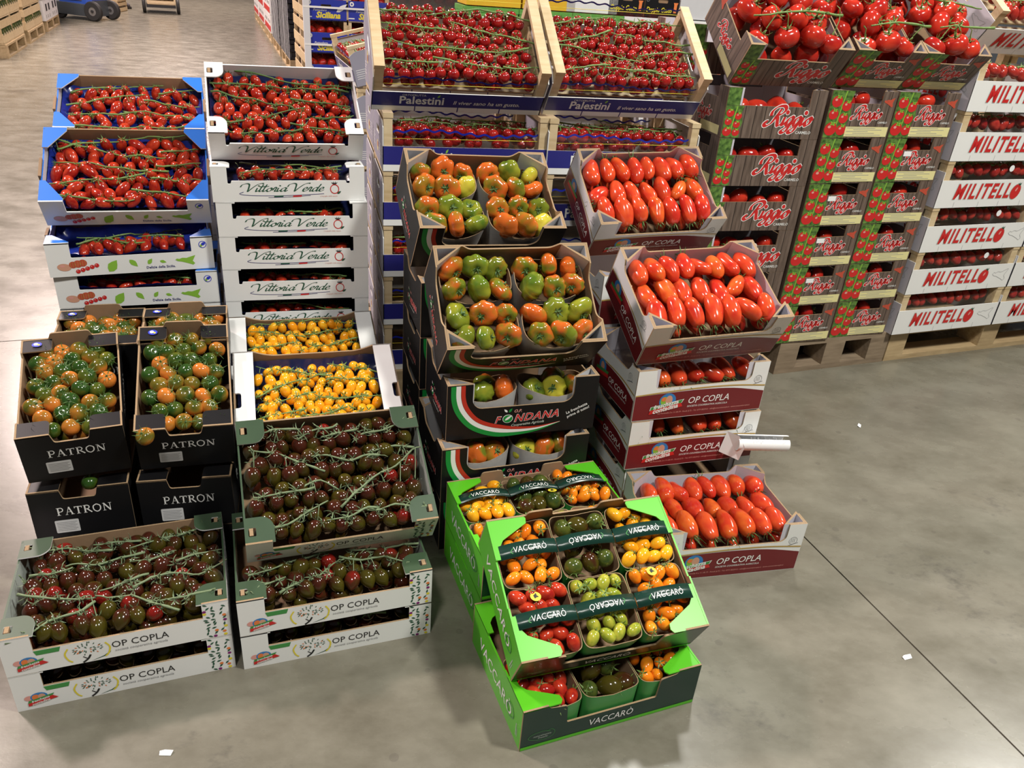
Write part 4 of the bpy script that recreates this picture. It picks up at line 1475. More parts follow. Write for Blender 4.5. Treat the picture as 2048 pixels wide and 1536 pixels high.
def trusses(bm, rows, r, choose, cal, name, desc, group, seed, stem='stem_green', srad=.0020, chunk=(5, 8), lift=.95, flat=.0, under=0., lean=.9, branch=0., wild=.0, drop=0, what='tomato truss', elong=1.):
    """every pair of rows hangs on stems that run along x above and between them"""
    rr = random.Random(seed)
    bx0, bx1 = min(p.x for row in rows for p in row), max(p.x for row in rows for p in row)
    by0, by1 = min(p.y for row in rows for p in row), max(p.y for row in rows for p in row)
    for tj, j in enumerate(range(0, len(rows), 2)):
        pair = rows[j:j + 2]
        items = sorted(((p, k) for k, row in enumerate(pair) for p in row), key=lambda t: t[0].x)
        i, ci = 0, 0
        while i < len(items):
            n = 2 * rr.randint(*chunk)
            if len(items) - i - n < 4:
                n = len(items) - i
            part = items[i:i + n]
            i += n
            xs = [p.x for p, _ in part]
            ym = sum(p.y for p, _ in part) / len(part)
            zm = sum(p.z for p, _ in part) / len(part)
            c = Vector(((xs[0] + xs[-1]) / 2, ym, zm))
            root = empty(name, bm @ Matrix.Translation(c))
            tag(root, '%s in %s, %s row, %s along' % (what, desc, ORD[min(tj, 19)], ORD[min(ci, 19)]), 'tomato truss', group)
            ci += 1
            L = xs[-1] - xs[0]
            slope, ph = rr.uniform(-.16, .16) * (1 + 2.2 * wild), rr.uniform(0, 6.28)
            wk = [rr.uniform(-1, 1) for _ in range(40)]
            am = rr.uniform(.3, .8) * r
            hz = zm + lift * r

            def path(x):
                u = (x - c.x)
                t_ = u / (3.0 * r) + 15
                i_ = min(max(int(t_), 0), 38)
                t_ = max(0., min(1., t_ - i_))
                t_ = t_ * t_ * (3 - 2 * t_)
                j_ = wk[i_] * (1 - t_) + wk[i_ + 1] * t_
                return Vector((x, ym + slope * u + am * math.sin(u / (2.6 * r) * .45 + ph) + j_ * r * (.32 + .5 * wild), hz + .25 * r * math.sin(u / (2.2 * r) * .7 + ph * 2) + .18 * r * wk[39 - i_]))
            k = max(6, int((L + 2.4 * r) / (r * .7)))
            x0 = xs[0] - (1.2 if rr.random() < .6 else .2) * r
            sp = [path(x0 + (L + 2.0 * r) * q / k) - c for q in range(k + 1)]
            mb = MB()
            flip = rr.random() < .5
            rad = [srad * (1.25 - .6 * (q / k if not flip else 1 - q / k)) * (1.25 if q % 3 == 0 else .95) for q in range(k + 1)]
            mb.tube(sp, rad, stem, 6)
            for p, side in part:
                d, m = choose(rr)
                q = p + Vector((0, 0, rr.uniform(-.12, .12) * r))
                at = path(q.x + rr.choice((-1, 1)) * rr.uniform(.4, 1.1) * r)
                a = (at - q)
                a = Vector((a.x * lean + rr.uniform(-.5, .5) * r * flat * 3, a.y * lean, a.z * (1 - flat) + .2 * r)).normalized()
                o = add_tomato('tomato', rr.choice(d[m]), r * rr.uniform(.9, 1.1), Matrix.Translation(q - c) @ aim(a, rr.uniform(0, 6.28)), root, cal, rr)
                tip = q - c + a * r * 1.05 * elong
                mid = (tip + (at - c)) / 2 + Vector((0, 0, .25 * r))
                mb.tube([tip, mid, at - c], [srad * .62, srad * .5, srad * .62], stem, 5, True, False)
                if branch and rr.random() < branch:
                    e = at - c + Vector((rr.uniform(-1, 1), rr.uniform(-1, 1), rr.uniform(.0, .6))) * r * 1.1
                    mb.tube([at - c, (at - c + e) / 2 + Vector((0, 0, .2 * r)), e], [srad * .6, srad * .5, srad * .25], stem, 5)
                if (under and rr.random() < under) or (drop and tj == 0 and side == 0):
                    d, m = choose(rr)
                    dr = drop and tj == 0 and side == 0
                    add_tomato('tomato', rr.choice(d[m]), r * rr.uniform(.9, 1.05), Matrix.Translation(Vector((min(max(q.x + rr.uniform(-.9, .9) * r, bx0), bx1), min(max(q.y + rr.uniform(-.1 if dr else -.9, .3 if dr else .9) * r, by0), by1), q.z - 1.75 * r)) - c) @ aim((rr.uniform(-1, 1), rr.uniform(-1, 1), .4), 0), root, None, rr)
            mb.build('vine_stem', root)


def pick(*opts):
    """opts: (dictionary, material, weight)"""
    tot = sum(o[2] for o in opts)

    def f(rr):
        t = rr.random() * tot
        for d, m, w in opts:
            t -= w
            if t <= 0:
                return d, m
        return opts[-1][0], opts[-1][1]
    return f


# ------------------------------------------------------------------ blue-cornered stack
def lower_dates(bm, w, z, desc, seed, depth=.10, group='date tomatoes in stacked cartons', ch=pick((DATE, 'date_red', 1)), cw=.058):
    trusses(bm, grid(-w / 2 + cw + .01, w / 2 - cw - .01, .024, depth, z, .042, .029, .14, .004, seed), .0140, ch, CAL['date'], 'date_tomato_truss', desc, group, seed, chunk=(4, 7), flat=.55, lift=1.35, wild=.4, srad=.0022, elong=1.6,
            what='red date tomato truss')


DY = 19.8
for k in range(5):
    BLUE.put(pose(-1.073, 2.043, .0964 * k, DY + (k % 2) * .8), 'white carton with blue corners, %s from the floor in its stack' % ORD[k])
bm = pose(-1.073, 2.043, .482, DY)
BLUE.put(bm, 'level white carton with blue corners, lower of the two showing their leaf print')
lower_dates(bm, DW, .042, 'level blue-cornered carton above the black cartons', 41)
bm = pose(-1.078, 2.045, .5785, 24.5)
BLUE.put(bm, 'level white carton with blue corners and round seal, under the tilted one')
lower_dates(bm, DW, .062, 'blue-cornered carton with the round seal', 42)
for k in range(8):
    BLUE.put(pose(-1.185, 2.345, .0964 * k, DY), 'white carton with blue corners, %s from the floor in the rear stack' % ORD[k])
dates = pick((DATE, 'date_red', 1))
plums = pick((PLUM, 'date_red', 1))
bm = pose(-1.098, 2.107, .698, 19.5, 32.6)
BLUE.put(bm, 'tilted white carton with blue corners, front one full of date tomatoes')
trusses(bm, grid(-DW / 2 + .012, DW / 2 - .012, .015, DD - .012, .054, .041, .0285, .2, .006, 43), .0148, dates, CAL['date'], 'date_tomato_truss', 'tilted front blue-cornered carton', 'date tomatoes, tilted front blue-cornered carton', 43,
        chunk=(5, 7), flat=.55, lift=1.35, wild=.4, srad=.0022, elong=1.6, what='red date tomato truss')
bm = pose(-1.229, 2.450, .808, 20.6, 25.3)
BLUE.put(bm, 'tilted white carton with blue corners, rear one at the top')
trusses(bm, grid(-DW / 2 + .012, DW / 2 - .012, .015, DD - .012, .052, .043, .030, .22, .006, 44), .0146, dates, CAL['date'], 'date_tomato_truss', 'tilted rear blue-cornered carton', 'date tomatoes, tilted rear blue-cornered carton', 44,
        chunk=(4, 6), flat=.55, lift=1.35, wild=.4, srad=.0022, elong=1.6, what='red date tomato truss')

# ------------------------------------------------------------------ script-lettered stack
for k in range(9):
    bm = pose(-.657, 2.164, .0977 * k, 17) if k < 8 else pose(-.665, 2.172, .0977 * 8, 20)
    SCRIPTC.put(bm, 'white carton with script lettering, %s from the floor in its stack' % ORD[k])
    if k >= 4:
        lower_dates(bm, VW, .042 if k < 8 else .058, '%s script-lettered carton from the floor' % ORD[k], 60 + k, .10 if k == 8 else .07, 'date tomatoes in script-lettered stack', cw=.046)
for k in range(9):
    SCRIPTC.put(pose(-.75, 2.468, .0977 * k, 17), 'white carton with script lettering, %s from the floor in the rear stack' % ORD[k])
bm = pose(-.686, 2.243, .880, 20.0, 30.5)
SCRIPTC.put(bm, 'tilted white carton with rounded corner flaps on top of its stack')
trusses(bm, grid(-VW / 2 + .012, VW / 2 - .012, .012, VD - .012, .052, .035, .029, .2, .007, 71), .0148, plums, CAL['plum'], 'date_tomato_truss', 'tilted script-lettered carton', 'date tomatoes, tilted script-lettered carton', 71,
        stem='stem_dark', chunk=(5, 7), flat=.4, lift=1.35, wild=.5, srad=.0022, elong=1.25, what='dark red date tomato truss')

# ------------------------------------------------------------------ black cartons
pat = pick((ROUNDP, 'patron_green', 4), (ROUNDP, 'patron_mixed', 7), (ROUNDP, 'patron_orange', 4))


def black_fill(bm, desc, seed, y0=.01, y1=PD - .012, z=.118, mound=.012):
    loose(bm, grid(-PW / 2 + .011, PW / 2 - .011, y0 + .006, y1 - .004, z, .040, .037, .1, .004, seed, mound), .0206, pat, CAL['patron'], 'round_tomato', 'tomato', desc, 'green and orange tomatoes, ' + desc, seed, .8)
    g2 = grid(-PW / 2 + .02, PW / 2 - .02, y0 + .018, y1 - .01, z - .028, .0405, .0355, .1, .003, seed + 1)
    rr = random.Random(seed)
    for row in g2:
        for p in row:
            d, m = pat(rr)
            o = add_tomato('round_tomato', rr.choice(d[m]), .0192, bm @ Matrix.Translation(p) @ aim((rr.uniform(-1, 1), rr.uniform(-1, 1), .3), 0))
            tag(o, 'round tomato half hidden under the top layer, ' + desc, 'tomato', 'lower layer, ' + desc)


for x, y, yaw, n1, n2 in ((-.978, 1.440, 20.2, 'two white papers', 'beside the aisle'), (-.760, 1.510, 15.4, 'one printed label', 'beside the white stack')):
    for k in range(2):
        BLACK.put(pose(x, y, .142 * k, yaw), 'level black carton %s, %s level' % (n2, ('floor', 'second')[k]))
    for k in range(2):
        BLACKS.put(pose(x - .36 * math.sin(R(yaw)), y + .35 * math.cos(R(yaw)), .16 * k, yaw), 'level black carton of the rear pair %s, %s level' % (n2, ORD[k]))
bm = pose(-.977, 1.464, .304, 25.5, 13.5)
BLACK.put(bm, 'tilted black carton of green and orange tomatoes beside the open aisle')
black_fill(bm, 'tilted black carton by the aisle', 81)
bm = pose(-.760, 1.547, .297, 20.2, 18.5, 2)
BLACK.put(bm, 'tilted black carton of green and orange tomatoes next to the yellow ones')
black_fill(bm, 'tilted black carton by the yellow tomatoes', 83)
bm = pose(-1.073, 1.768, .330, 18.5, 4)
BLACKS.put(bm, 'black carton of green tomatoes behind the tilted one by the aisle')
black_fill(bm, 'rear black carton by the aisle', 85, .012, .19, .134, .006)
bm = pose(-.845, 1.780, .355, 19, 3)
BLACKS.put(bm, 'black carton of green tomatoes behind the tilted one near the white stack')
black_fill(bm, 'rear black carton near the white stack', 87, .012, .19, .134, .006)
for p, m in (((.0, .02, .145), 'patron_green'),):
    o = add_tomato('round_tomato', ROUNDP[m][0], .019, pose(-.978, 1.440, .142, 20.2) @ Matrix.Translation((.02, .035, .132)) @ aim((.2, .3, 1), 0), None, CAL['patron'])
    tag(o, 'bright green tomato in the level black carton under the tilted one', 'tomato')
o = add_tomato('round_tomato', ROUNDP['patron_mixed'][1], .0205, Matrix.Translation((-.813, 1.468, .425)) @ aim((-.1, -.6, .8), 1), None, CAL['patron'])
tag(o, 'green and orange tomato wedged between the two tilted black cartons', 'tomato')

# ------------------------------------------------------------------ yellow tomatoes
yel = pick((PLUM, 'yellow_skin', 1))
bm = pose(-.474, 1.690, .300, 18.7, 20)
FLANGE.put(bm, 'tilted white carton of yellow tomatoes with blue film, front one')
trusses(bm, grid(-YW / 2 + .05, YW / 2 - .05, .012, YD - .04, .064, .0290, .0255, .24, .005, 91), .0138, yel, CAL['plum'], 'yellow_tomato_truss', 'front flanged carton', 'yellow tomatoes, front flanged carton', 91, chunk=(4, 6), lift=1.15, flat=.15, wild=.5,
        elong=1.25, srad=.0016, what='yellow tomato truss')
bm = pose(-.575, 1.930, .286, 19.0, 20)
FLANGE.put(bm, 'tilted white carton of yellow tomatoes, rear one against the white stack')
trusses(bm, grid(-YW / 2 + .05, YW / 2 - .05, .06, YD - .012, .066, .0290, .0255, .2, .005, 92), .0138, yel, CAL['plum'], 'yellow_tomato_truss', 'rear flanged carton', 'yellow tomatoes, rear flanged carton', 92, chunk=(4, 6), lift=1.15, flat=.15, wild=.5,
        elong=1.25, srad=.0016, what='yellow tomato truss')
for k in range(2):
    FLANGE.put(pose(-.565, 1.925, .1 * k, 19), 'level white carton beneath the yellow tomatoes, %s level' % ('floor', 'second')[k])

# ------------------------------------------------------------------ dark tomatoes
dark = pick((TIP, 'dark_brown', 6), (TIP, 'dark_olive', 5), (TIP, 'dark_red', .9))


def dark_fill(bm, desc, seed, y0=.014, y1=KD - .012, z=.072, z2=.0, n=True):
    trusses(bm, grid(-KW / 2 + .016, KW / 2 - .016, y0, y1, z, .037, .034, .2, .006, seed), .0172, dark, CAL['tip'], 'dark_tomato_truss', desc, 'dark tomatoes, ' + desc, seed, stem='stem_dusty', srad=.0024, chunk=(2, 4), lift=1.25, wild=1.,
            flat=.35, under=1., branch=1., elong=1.15, what='dark tomato truss')


for k in range(2):
    bm = pose(-.756, 1.139, .1 * k, 22.3)
    TREE.put(bm, ('white tree-print carton on the floor beside the aisle, under another', 'level tree-print carton of dark tomatoes in front of the black cartons')[k])
    if k:
        dark_fill(bm, 'level carton before the black cartons', 101)
    else:
        dark_fill(bm, 'bottom carton by the aisle', 102, .03, .09, z=.05)
    bm = pose(-.342, 1.289, .1 * k, 21.2)
    TREE.put(bm, ('white tree-print carton on the floor beside the lime green ones', 'level tree-print carton under the tilted one')[k])
    dark_fill(bm, 'carton under the tilted one' if k else 'bottom carton by the lime cartons', 103 + k, .024 if k else .03, .13 if k else .09, z=.068 if k else .05)
    TREE.put(pose(-.415, 1.605, .1 * k, 21), 'hidden tree-print carton, %s level, supporting the tilted one' % ('floor', 'second')[k])
bm = pose(-.357, 1.405, .203, 21.1, 28.0, 1)
TREE.put(bm, 'tilted tree-print carton of dark tomatoes with green corner flaps')
dark_fill(bm, 'tilted green-cornered carton', 106, z=.068)

# ------------------------------------------------------------------ ribbed tomatoes in paper baskets
def basket_mesh(w, d, h, wave, out, inn, edge, n=40, p=4., flare=.92, name='basket', rimw=.004):
    def ring(s, zf):
        r = []
        for i in range(n):
            a = 2 * math.pi * i / n
            c, q = math.cos(a), math.sin(a)
            x = math.copysign(abs(c) ** (2 / p), c) * w / 2 * s
            y = math.copysign(abs(q) ** (2 / p), q) * d / 2 * s
            r.append((x, y, zf(x / (w / 2), y / (d / 2))))
        return r
    top = lambda x, y: h + wave * (math.cos(x * math.pi) * -.5 - .5 + abs(y) * .0)
    t = 1 - rimw / w
    rings = [(ring(flare, lambda x, y: .001), out), (ring(1, top), out), (ring(t, top), edge), (ring(t * flare, lambda x, y: .004), inn)]
    mb = MB()
    for (a, _), (b, m) in zip(rings, rings[1:]):
        mb.add(a + b, [(i, (i + 1) % n, n + (i + 1) % n, n + i) for i in range(n)], m, m != edge)
    mb.add(rings[3][0], [tuple(range(n))], inn)
    return mb.mesh(name)


BASK = basket_mesh(.186, .122, .112, .020, 'paper_grey', 'kraft', 'kraft_edge', 40, 2.9)
ribs = pick((RIB, 'rib_green', 3), (RIB, 'rib_mixed', 5), (RIB, 'rib_orange', 4), (RIB, 'rib_yellow', 1))


def flag_fill(bm, desc, seed, rows=(0, 1), z=.108, short=False):
    rr = random.Random(seed)
    for j in rows:
        for i in (0, 1):
            c = Vector((-.0975 + i * .195, .074 + j * .130, .006))
            where = '%s %s basket, %s' % (('front', 'rear')[j], ('left', 'right')[i], desc)
            o = bpy.data.objects.new('paper_basket', BASK)
            o.matrix_world = bm @ Matrix.Translation(c)
            link(o)
            tag(o, 'grey paper basket, ' + ('front', 'rear')[j] + ' ' + ('left', 'right')[i] + ' one, in ' + desc, 'basket', 'paper baskets')
            spots = [(-.059, .028, .0), (.002, .032, .006), (.059, .027, .0), (-.056, -.030, .006), (.004, -.033, .010), (.059, -.028, .004)]
            if short:
                spots = [(-.055, -.02, -.004), (.0, -.024, .0), (.056, -.02, .0), (.02, .028, -.01)]
            for q, (a, b, e) in enumerate(spots):
                d, m = ribs(rr)
                face = rr.random()
                ax = Vector((rr.uniform(-.7, .7), -.9, rr.uniform(.3, 1.0))) if face < .55 else Vector((rr.uniform(-1, 1), rr.uniform(-.2, 1), rr.uniform(-.4, .5)))
                t = add_tomato('ribbed_tomato', rr.choice(d[m]), .0338 * rr.uniform(.92, 1.12), bm @ Matrix.Translation(c + Vector((a + rr.uniform(-.004, .004), b + rr.uniform(-.003, .003), z + e))) @ aim(ax, rr.uniform(0, 6.28)), None, CAL['ribbed'], rr)
                tag(t, '%s ribbed tomato, %s of %s' % (NAMEW[m], ('rear left', 'rear middle', 'rear right', 'front left', 'front middle', 'front right')[q], where), 'tomato', 'ribbed tomatoes in ' + desc)


bm = pose(.035, 1.764, .33, 18.5)
FLAG.put(bm, 'level black carton with flag swoosh directly under the tilted pair')
flag_fill(bm, 'upper level flag-swoosh carton', 201, (0,), .100, True)
bm = pose(.029, 1.733, .165, 20.6)
FLAG.put(bm, 'level black carton with flag swoosh, second from the top')
flag_fill(bm, 'second level flag-swoosh carton', 202, (0,), .094, True)
FLAG.put(pose(.029, 1.735, 0, 20), 'level black carton with flag swoosh on the floor behind the lime cartons')
for k in range(4):
    FLAG.put(pose(-.072, 2.035, .163 * k, 19), 'black flag-swoosh carton of the rear stack, %s from the floor' % ORD[k])
bm = pose(.002, 1.817, .493, 18.2, 41.5)
FLAG.put(bm, 'tilted black carton of ribbed tomatoes, lower of the two')
flag_fill(bm, 'lower tilted black carton', 203)
bm = pose(-.111, 2.086, .670, 19.8, 32.4, 2)
FLAG.put(bm, 'tilted black carton of ribbed tomatoes, upper of the two')
flag_fill(bm, 'upper tilted black carton', 204)

# ------------------------------------------------------------------ long tomatoes
longs = pick((LONG, 'long_red', 3), (LONG, 'long_orange', 1))


def clear_tray(bm, x, desc):
    w, d, h = .19, .25, .088
    mb = MB()
    for s, z0, z1 in ((.94, .008, h),):
        a = [(px, py) for px, py in rect(-w / 2, w / 2, .018, .018 + d, .02)]
        n = len(a)
        lo = [((px) * s + x, (py - .143) * s + .143, z0) for px, py in a]
        hi = [(px + x, py, z1) for px, py in a]
        mb.add(lo + hi, [(i, (i + 1) % n, n + (i + 1) % n, n + i) for i in range(n)], 'tray_plastic', True)
        mb.add(lo, [tuple(range(n))], 'tray_plastic')
    root = mb.build('plastic_tray', None, bm)
    MB().tube(hi + hi[:1], .0022, 'tray_plastic', 6).build('rim', root)
    tag(root, 'clear plastic tray, %s half of %s' % (('left', 'right')[x > 0], desc), 'tray', 'clear trays')


def long_fill(bm, desc, seed, rows=((3, 7), (2, 7), (1, 8)), z=.112, lower=True):
    rr = random.Random(seed)
    ys = {1: .226, 2: .146, 3: .066}
    nm = {1: 'rear', 2: 'middle', 3: 'front'}
    for rw, n in rows:
        for i in range(n):
            x = (i - (n - 1) / 2) * (.372 / n)
            st = -1 if rw == 3 else rr.choice((1, 1, -1))
            d, m = longs(rr)
            lean = rr.uniform(-.18, .18)
            r = .0252 * rr.uniform(.92, 1.06)
            if rr.random() < .12:
                lean, r = rr.choice((-1, 1)) * rr.uniform(.8, 1.1), r * .92
            p = Vector((x + rr.uniform(-.003, .003), ys[rw] + rr.uniform(-.007, .007), z + .010 * (rw != 2) + rr.uniform(-.003, .005) + (.004 if i % 2 else 0)))
            o = add_tomato('long_tomato', rr.choice(d[m]), r, bm @ Matrix.Translation(p) @ aim((lean, st, rr.uniform(-.30, -.12) if rw == 3 else rr.uniform(-.15, .15) - .12 * st), rr.uniform(0, 6.28)), None, CAL['long'] if (rw == 3 or rr.random() < .55) else None, rr)
            tag(o, '%s long tomato, %s in the %s row, %s' % (NAMEW[m], ORD[i], nm[rw], desc), 'tomato', 'long tomatoes, ' + desc)
    if lower:
        for rw in (1, 2, 3):
            for i in range(6):
                d, m = longs(rr)
                o = add_tomato('long_tomato', rr.choice(d[m]), .022, bm @ Matrix.Translation((-.165 + i * .066, ys[rw] + .01, z - .044)) @ aim((rr.uniform(-.3, .3), 1, 0), 0))
                tag(o, 'long tomato in the lower layer, almost hidden, ' + desc, 'tomato', 'lower long tomatoes, ' + desc)


bm = pose(.623, 1.660, 0, 14.5)
BURG.put(bm, 'burgundy and white carton of long tomatoes alone on the floor in front')
long_fill(bm, 'burgundy carton on the floor', 301)
clear_tray(bm, -.097, 'the front floor carton')
clear_tray(bm, .097, 'the front floor carton')
BURG.put(pose(.545, 1.965, 0, 19), 'burgundy and white carton at the foot of the stack, behind the front one')
bm = pose(.539, 1.954, .162, 18.8)
BURG.put(bm, 'level burgundy carton with the rolled paper, second from the floor')
long_fill(bm, 'level burgundy carton with the rolled paper', 302, ((3, 6),), .092, False)
clear_tray(bm, -.097, 'the second burgundy carton')
clear_tray(bm, .097, 'the second burgundy carton')
bm = pose(.535, 1.961, .321, 19.7)
BURG.put(bm, 'level burgundy carton directly under the tilted pair')
long_fill(bm, 'level burgundy carton under the tilted pair', 303, ((3, 7),), .096, False)
clear_tray(bm, -.097, 'the third burgundy carton')
clear_tray(bm, .097, 'the third burgundy carton')
for k in range(4):
    BURG.put(pose(.44, 2.262, .1575 * k, 19.5), 'burgundy carton of the rear stack, %s from the floor' % ORD[k])
bm = pose(.526, 1.972, .497, 19.6, 26.6, -2)
BURG.put(bm, 'tilted burgundy carton of long tomatoes, lower of the two')
long_fill(bm, 'lower tilted burgundy carton', 304)
bm = pose(.388, 2.385, .650, 20.5, 35, -2)
BURG.put(bm, 'tilted burgundy carton of long tomatoes, upper of the two')
long_fill(bm, 'upper tilted burgundy carton', 305)

# rolled sheet of paper with a handwritten note, tucked into the second burgundy carton
mb = MB()
n = 22
vs = []
for i in range(n + 1):
    a = 1.2 * math.pi * i / n * 1.55
    rr_ = .026 - .006 * i / n
    for u in range(9):
        vs.append((u / 8 * .165, rr_ * math.sin(a) + .0, rr_ * math.cos(a)))
mb.add(vs, [(i * 9 + u, i * 9 + u + 1, (i + 1) * 9 + u + 1, (i + 1) * 9 + u) for i in range(n) for u in range(8)], 'paper', True)
PRM = pose(.539, 1.954, .162, 18.8) @ Matrix.Translation((.125, -.030, .075)) @ Matrix.Rotation(R(4), 4, 'Y') @ Matrix.Rotation(R(-6), 4, 'Z')
roll = mb.build('paper_roll', None, PRM)
tag(roll, 'rolled white paper with pencil notes sticking out of a burgundy carton', 'paper')
fl_ = MB()
fl_.add([(-.034, .022, -.045), (.012, -.020, -.048), (.016, -.0255, .0), (.0, -.006, .0262), (-.024, .024, .024)], [(0, 1, 2, 3, 4)], 'paper')
fl_.build('loose_corner', roll)


def scrawl(mb):
    rr = random.Random(5)
    fr_ = lambda u, v, nn=0: (u, -.0265 * math.sin(v), .0265 * math.cos(v))
    for k in range(11):
        x = .020 + k * .012
        pts = [(x + rr.uniform(0, .006), .55 + rr.uniform(-.3, .35)) for _ in range(4)]
        P = catmull(pts, 4)
        for a, b in zip(P, P[1:]):
            t = (b - a)
            mb.add([fr_(a.x, a.y), fr_(b.x, b.y), fr_(b.x + .0006, b.y + .03), fr_(a.x + .0006, a.y + .03)], [(0, 1, 2, 3)], 'grey_ink')


pr(roll, 'pencil_notes', scrawl)

# ------------------------------------------------------------------ lime cartons with strapped punnets
TUB = basket_mesh(.1325, .150, .094, .010, 'mid_green', 'kraft', 'kraft_edge', 44, 8., .95, 'tub', .0028)


def arch(x):
    return .121 - .012 * (x / .064) ** 2


def strap_mesh(flip):
    mb = MB()
    n = 16
    vs = []
    for i in range(n + 1):
        x = -.066 + .132 * i / n
        for y in (-.0165, .0165):
            for z in (0, .0012):
                vs.append((x, y, arch(x) + z))
    fs = []
    for i in range(n):
        b = 4 * i
        fs += [(b + 1, b + 5, b + 7, b + 3), (b, b + 2, b + 6, b + 4), (b, b + 4, b + 5, b + 1), (b + 2, b + 3, b + 7, b + 6)]
    return mb.add(vs, fs, 'bottle_green', True).mesh('strap')


STRAP = strap_mesh(False)


def strap_text(flip):
    mb = MB()
    s = -1 if flip else 1
    fr_ = lambda u, v, nn=0: (s * u, s * v, arch(s * u) + .0018)
    text(mb, fr_, 'VACCARÒ', .004, -.0068, .074, 'white_ink', -.004, .14, 0, 0, 1.2)
    ribbon2(mb, fr_, [(-.036, -.008), (-.040, -.003), (-.034, .004)], .0016, 'mid_green', .0018)
    return mb.mesh('lettering')


STXT = [strap_text(False), strap_text(True)]
KINDS = {'orange': (pick((PLUM, 'orange_skin', 1)), .0145, 'plum', 'orange'), 'yellow': (pick((PLUM, 'yellow_skin', 1)), .0150, 'plum', 'yellow'), 'red': (pick((PLUM, 'date_red', 1)), .0155, 'plum', 'red'),
         'lime': (pick((PLUM, 'lime_skin', 1)), .0145, 'plum', 'pale green'), 'dark': (pick((ROUNDP, 'smoke_green', 2), (TIP, 'dark_olive', 1)), .0215, 'round', 'dark green')}
SEAL = MB()
_t = frame((0, 0, 0), (1, 0, 0), (0, 1, 0))
SEAL.flat(_t, ellipse(0, 0, .0115, .0115, 20), 'yellow_ink', .0)
SEAL.flat(_t, leaf2(.000, .001, .013, .008, .7), 'black_ink', .0005)
SEAL.flat(_t, leaf2(.001, .0, .012, .005, 2.2), 'black_ink', .0006)
SEAL_ME = SEAL.mesh('yellow_seal')


def punnet(bm, c, kind, desc, seed, strap=True, flip=False, seal=None, z=.090):
    rr = random.Random(seed)
    ch, r, ck, word = KINDS[kind]
    root = empty('punnet', bm @ Matrix.Translation(c))
    tag(root, 'card punnet of %s tomatoes, %s' % (word, desc), 'punnet', 'card punnets')
    link(bpy.data.objects.new('tub', TUB), root)
    if strap:
        s = link(bpy.data.objects.new('strap', STRAP), root)
        link(bpy.data.objects.new('lettering', STXT[flip]), s)
    if seal:
        s = link(bpy.data.objects.new('yellow_seal', SEAL_ME), root)
        s.location = seal
        s.rotation_euler = (R(-14), R(8), .4)
    x0 = .060
    rows = grid(-x0, x0, -.069, .069, z + (.004 if kind != 'dark' else 0), r * 1.86, r * 1.9, .12, .004, seed, .008)
    n = 0
    for j, row in enumerate(rows):
        for i, p in enumerate(row):
            bx, by = abs(c[0] + p.x), c[1] + p.y
            if strap and abs(p.y) < .03:
                p = p + Vector((0, 0, -.011))
            if strap and bx > .10 and (by < .075 or by > GD - .075):
                p = p + Vector((0, 0, -.012))
            if strap and bx > .13 and (by < .05 or by > GD - .05):
                p = p + Vector((0, 0, -.010))
            d, m = ch(rr)
            o = add_tomato('small_tomato' if kind != 'dark' else 'dark_tomato', rr.choice(d[m]), r * rr.uniform(.9, 1.08), bm @ Matrix.Translation(Vector(c) + p) @ aim((rr.uniform(-1, 1), rr.uniform(-1, 1), rr.uniform(-.1, 1)), rr.uniform(0, 6)), None,
                           CAL[ck] if rr.random() < .75 else None, rr)
            tag(o, '%s tomato, row %s place %s, %s' % (word, ('one', 'two', 'three', 'four', 'five', 'six')[j], ('one', 'two', 'three', 'four', 'five', 'six')[i], desc), 'tomato', word + ' tomatoes, ' + desc)


for k in range(2):
    bm = pose(.164, 1.443, .118 * k, 22)
    LIME.put(bm, ('lime green carton on the floor at the back of its group', 'upper level lime carton behind the tilted one')[k])
    if k:
        for i, kd in enumerate(('yellow', 'dark', 'orange')):
            punnet(bm, ((i - 1) * .134, .232, .006), kd, 'rear row of the rear lime carton', 401 + i, True, i == 2, (.04, -.03, .120) if i == 1 else None, .092)
        for i, kd in enumerate(('orange', 'lime', 'orange')):
            punnet(bm, ((i - 1) * .134, .081, .006), kd, ('left', 'middle', 'right')[i] + ' front of the rear lime carton', 405 + i, i > 0, i == 1, None, .080)
bm = pose(.270, 1.146, 0, 23)
LIME.put(bm, 'lime green carton on the floor in front, under the tilted one')
for i, kd in enumerate(('red', 'dark', 'orange')):
    punnet(bm, ((i - 1) * .134, .081, .006), kd, 'front row of the bottom lime carton', 411 + i, False, False, None, .078)
bm = pose(.246, 1.209, .1205, 19.9, 25.2, -1)
LIME.put(bm, 'tilted lime green carton of six strapped punnets')
for i, kd in enumerate(('orange', 'dark', 'yellow')):
    punnet(bm, ((i - 1) * .134, .232, .006), kd, 'rear row of the tilted lime carton', 421 + i, True, i == 1)
for i, kd in enumerate(('red', 'lime', 'orange')):
    punnet(bm, ((i - 1) * .134, .081, .006), kd, 'front row of the tilted lime carton', 431 + i, True, i == 1, ((-.012, .045, .116), None, (-.012, .055, .116))[i])

# ------------------------------------------------------------------ navy-banded wooden crates on their pallet
chr_ = pick((ROUND, 'cherry_red', 1))


def cherry_fill(bm, desc, seed, y0=.022, y1=LD - .02, z=.124, under=.5, x=.0):
    trusses(bm, grid(-LW / 2 + .034, LW / 2 - .034, y0, y1, z, .0375, .0335, .16, .005, seed), .0178, chr_, CAL['round'], 'cherry_tomato_truss', desc, 'cherry tomatoes, ' + desc, seed, chunk=(4, 7), lift=1.25, under=under, wild=.35, drop=2,
            srad=.0023, what='cherry tomato truss')


def place(x, y, yaw, u, v):
    c, s = math.cos(R(yaw)), math.sin(R(yaw))
    return x + u * c - v * s, y + u * s + v * c


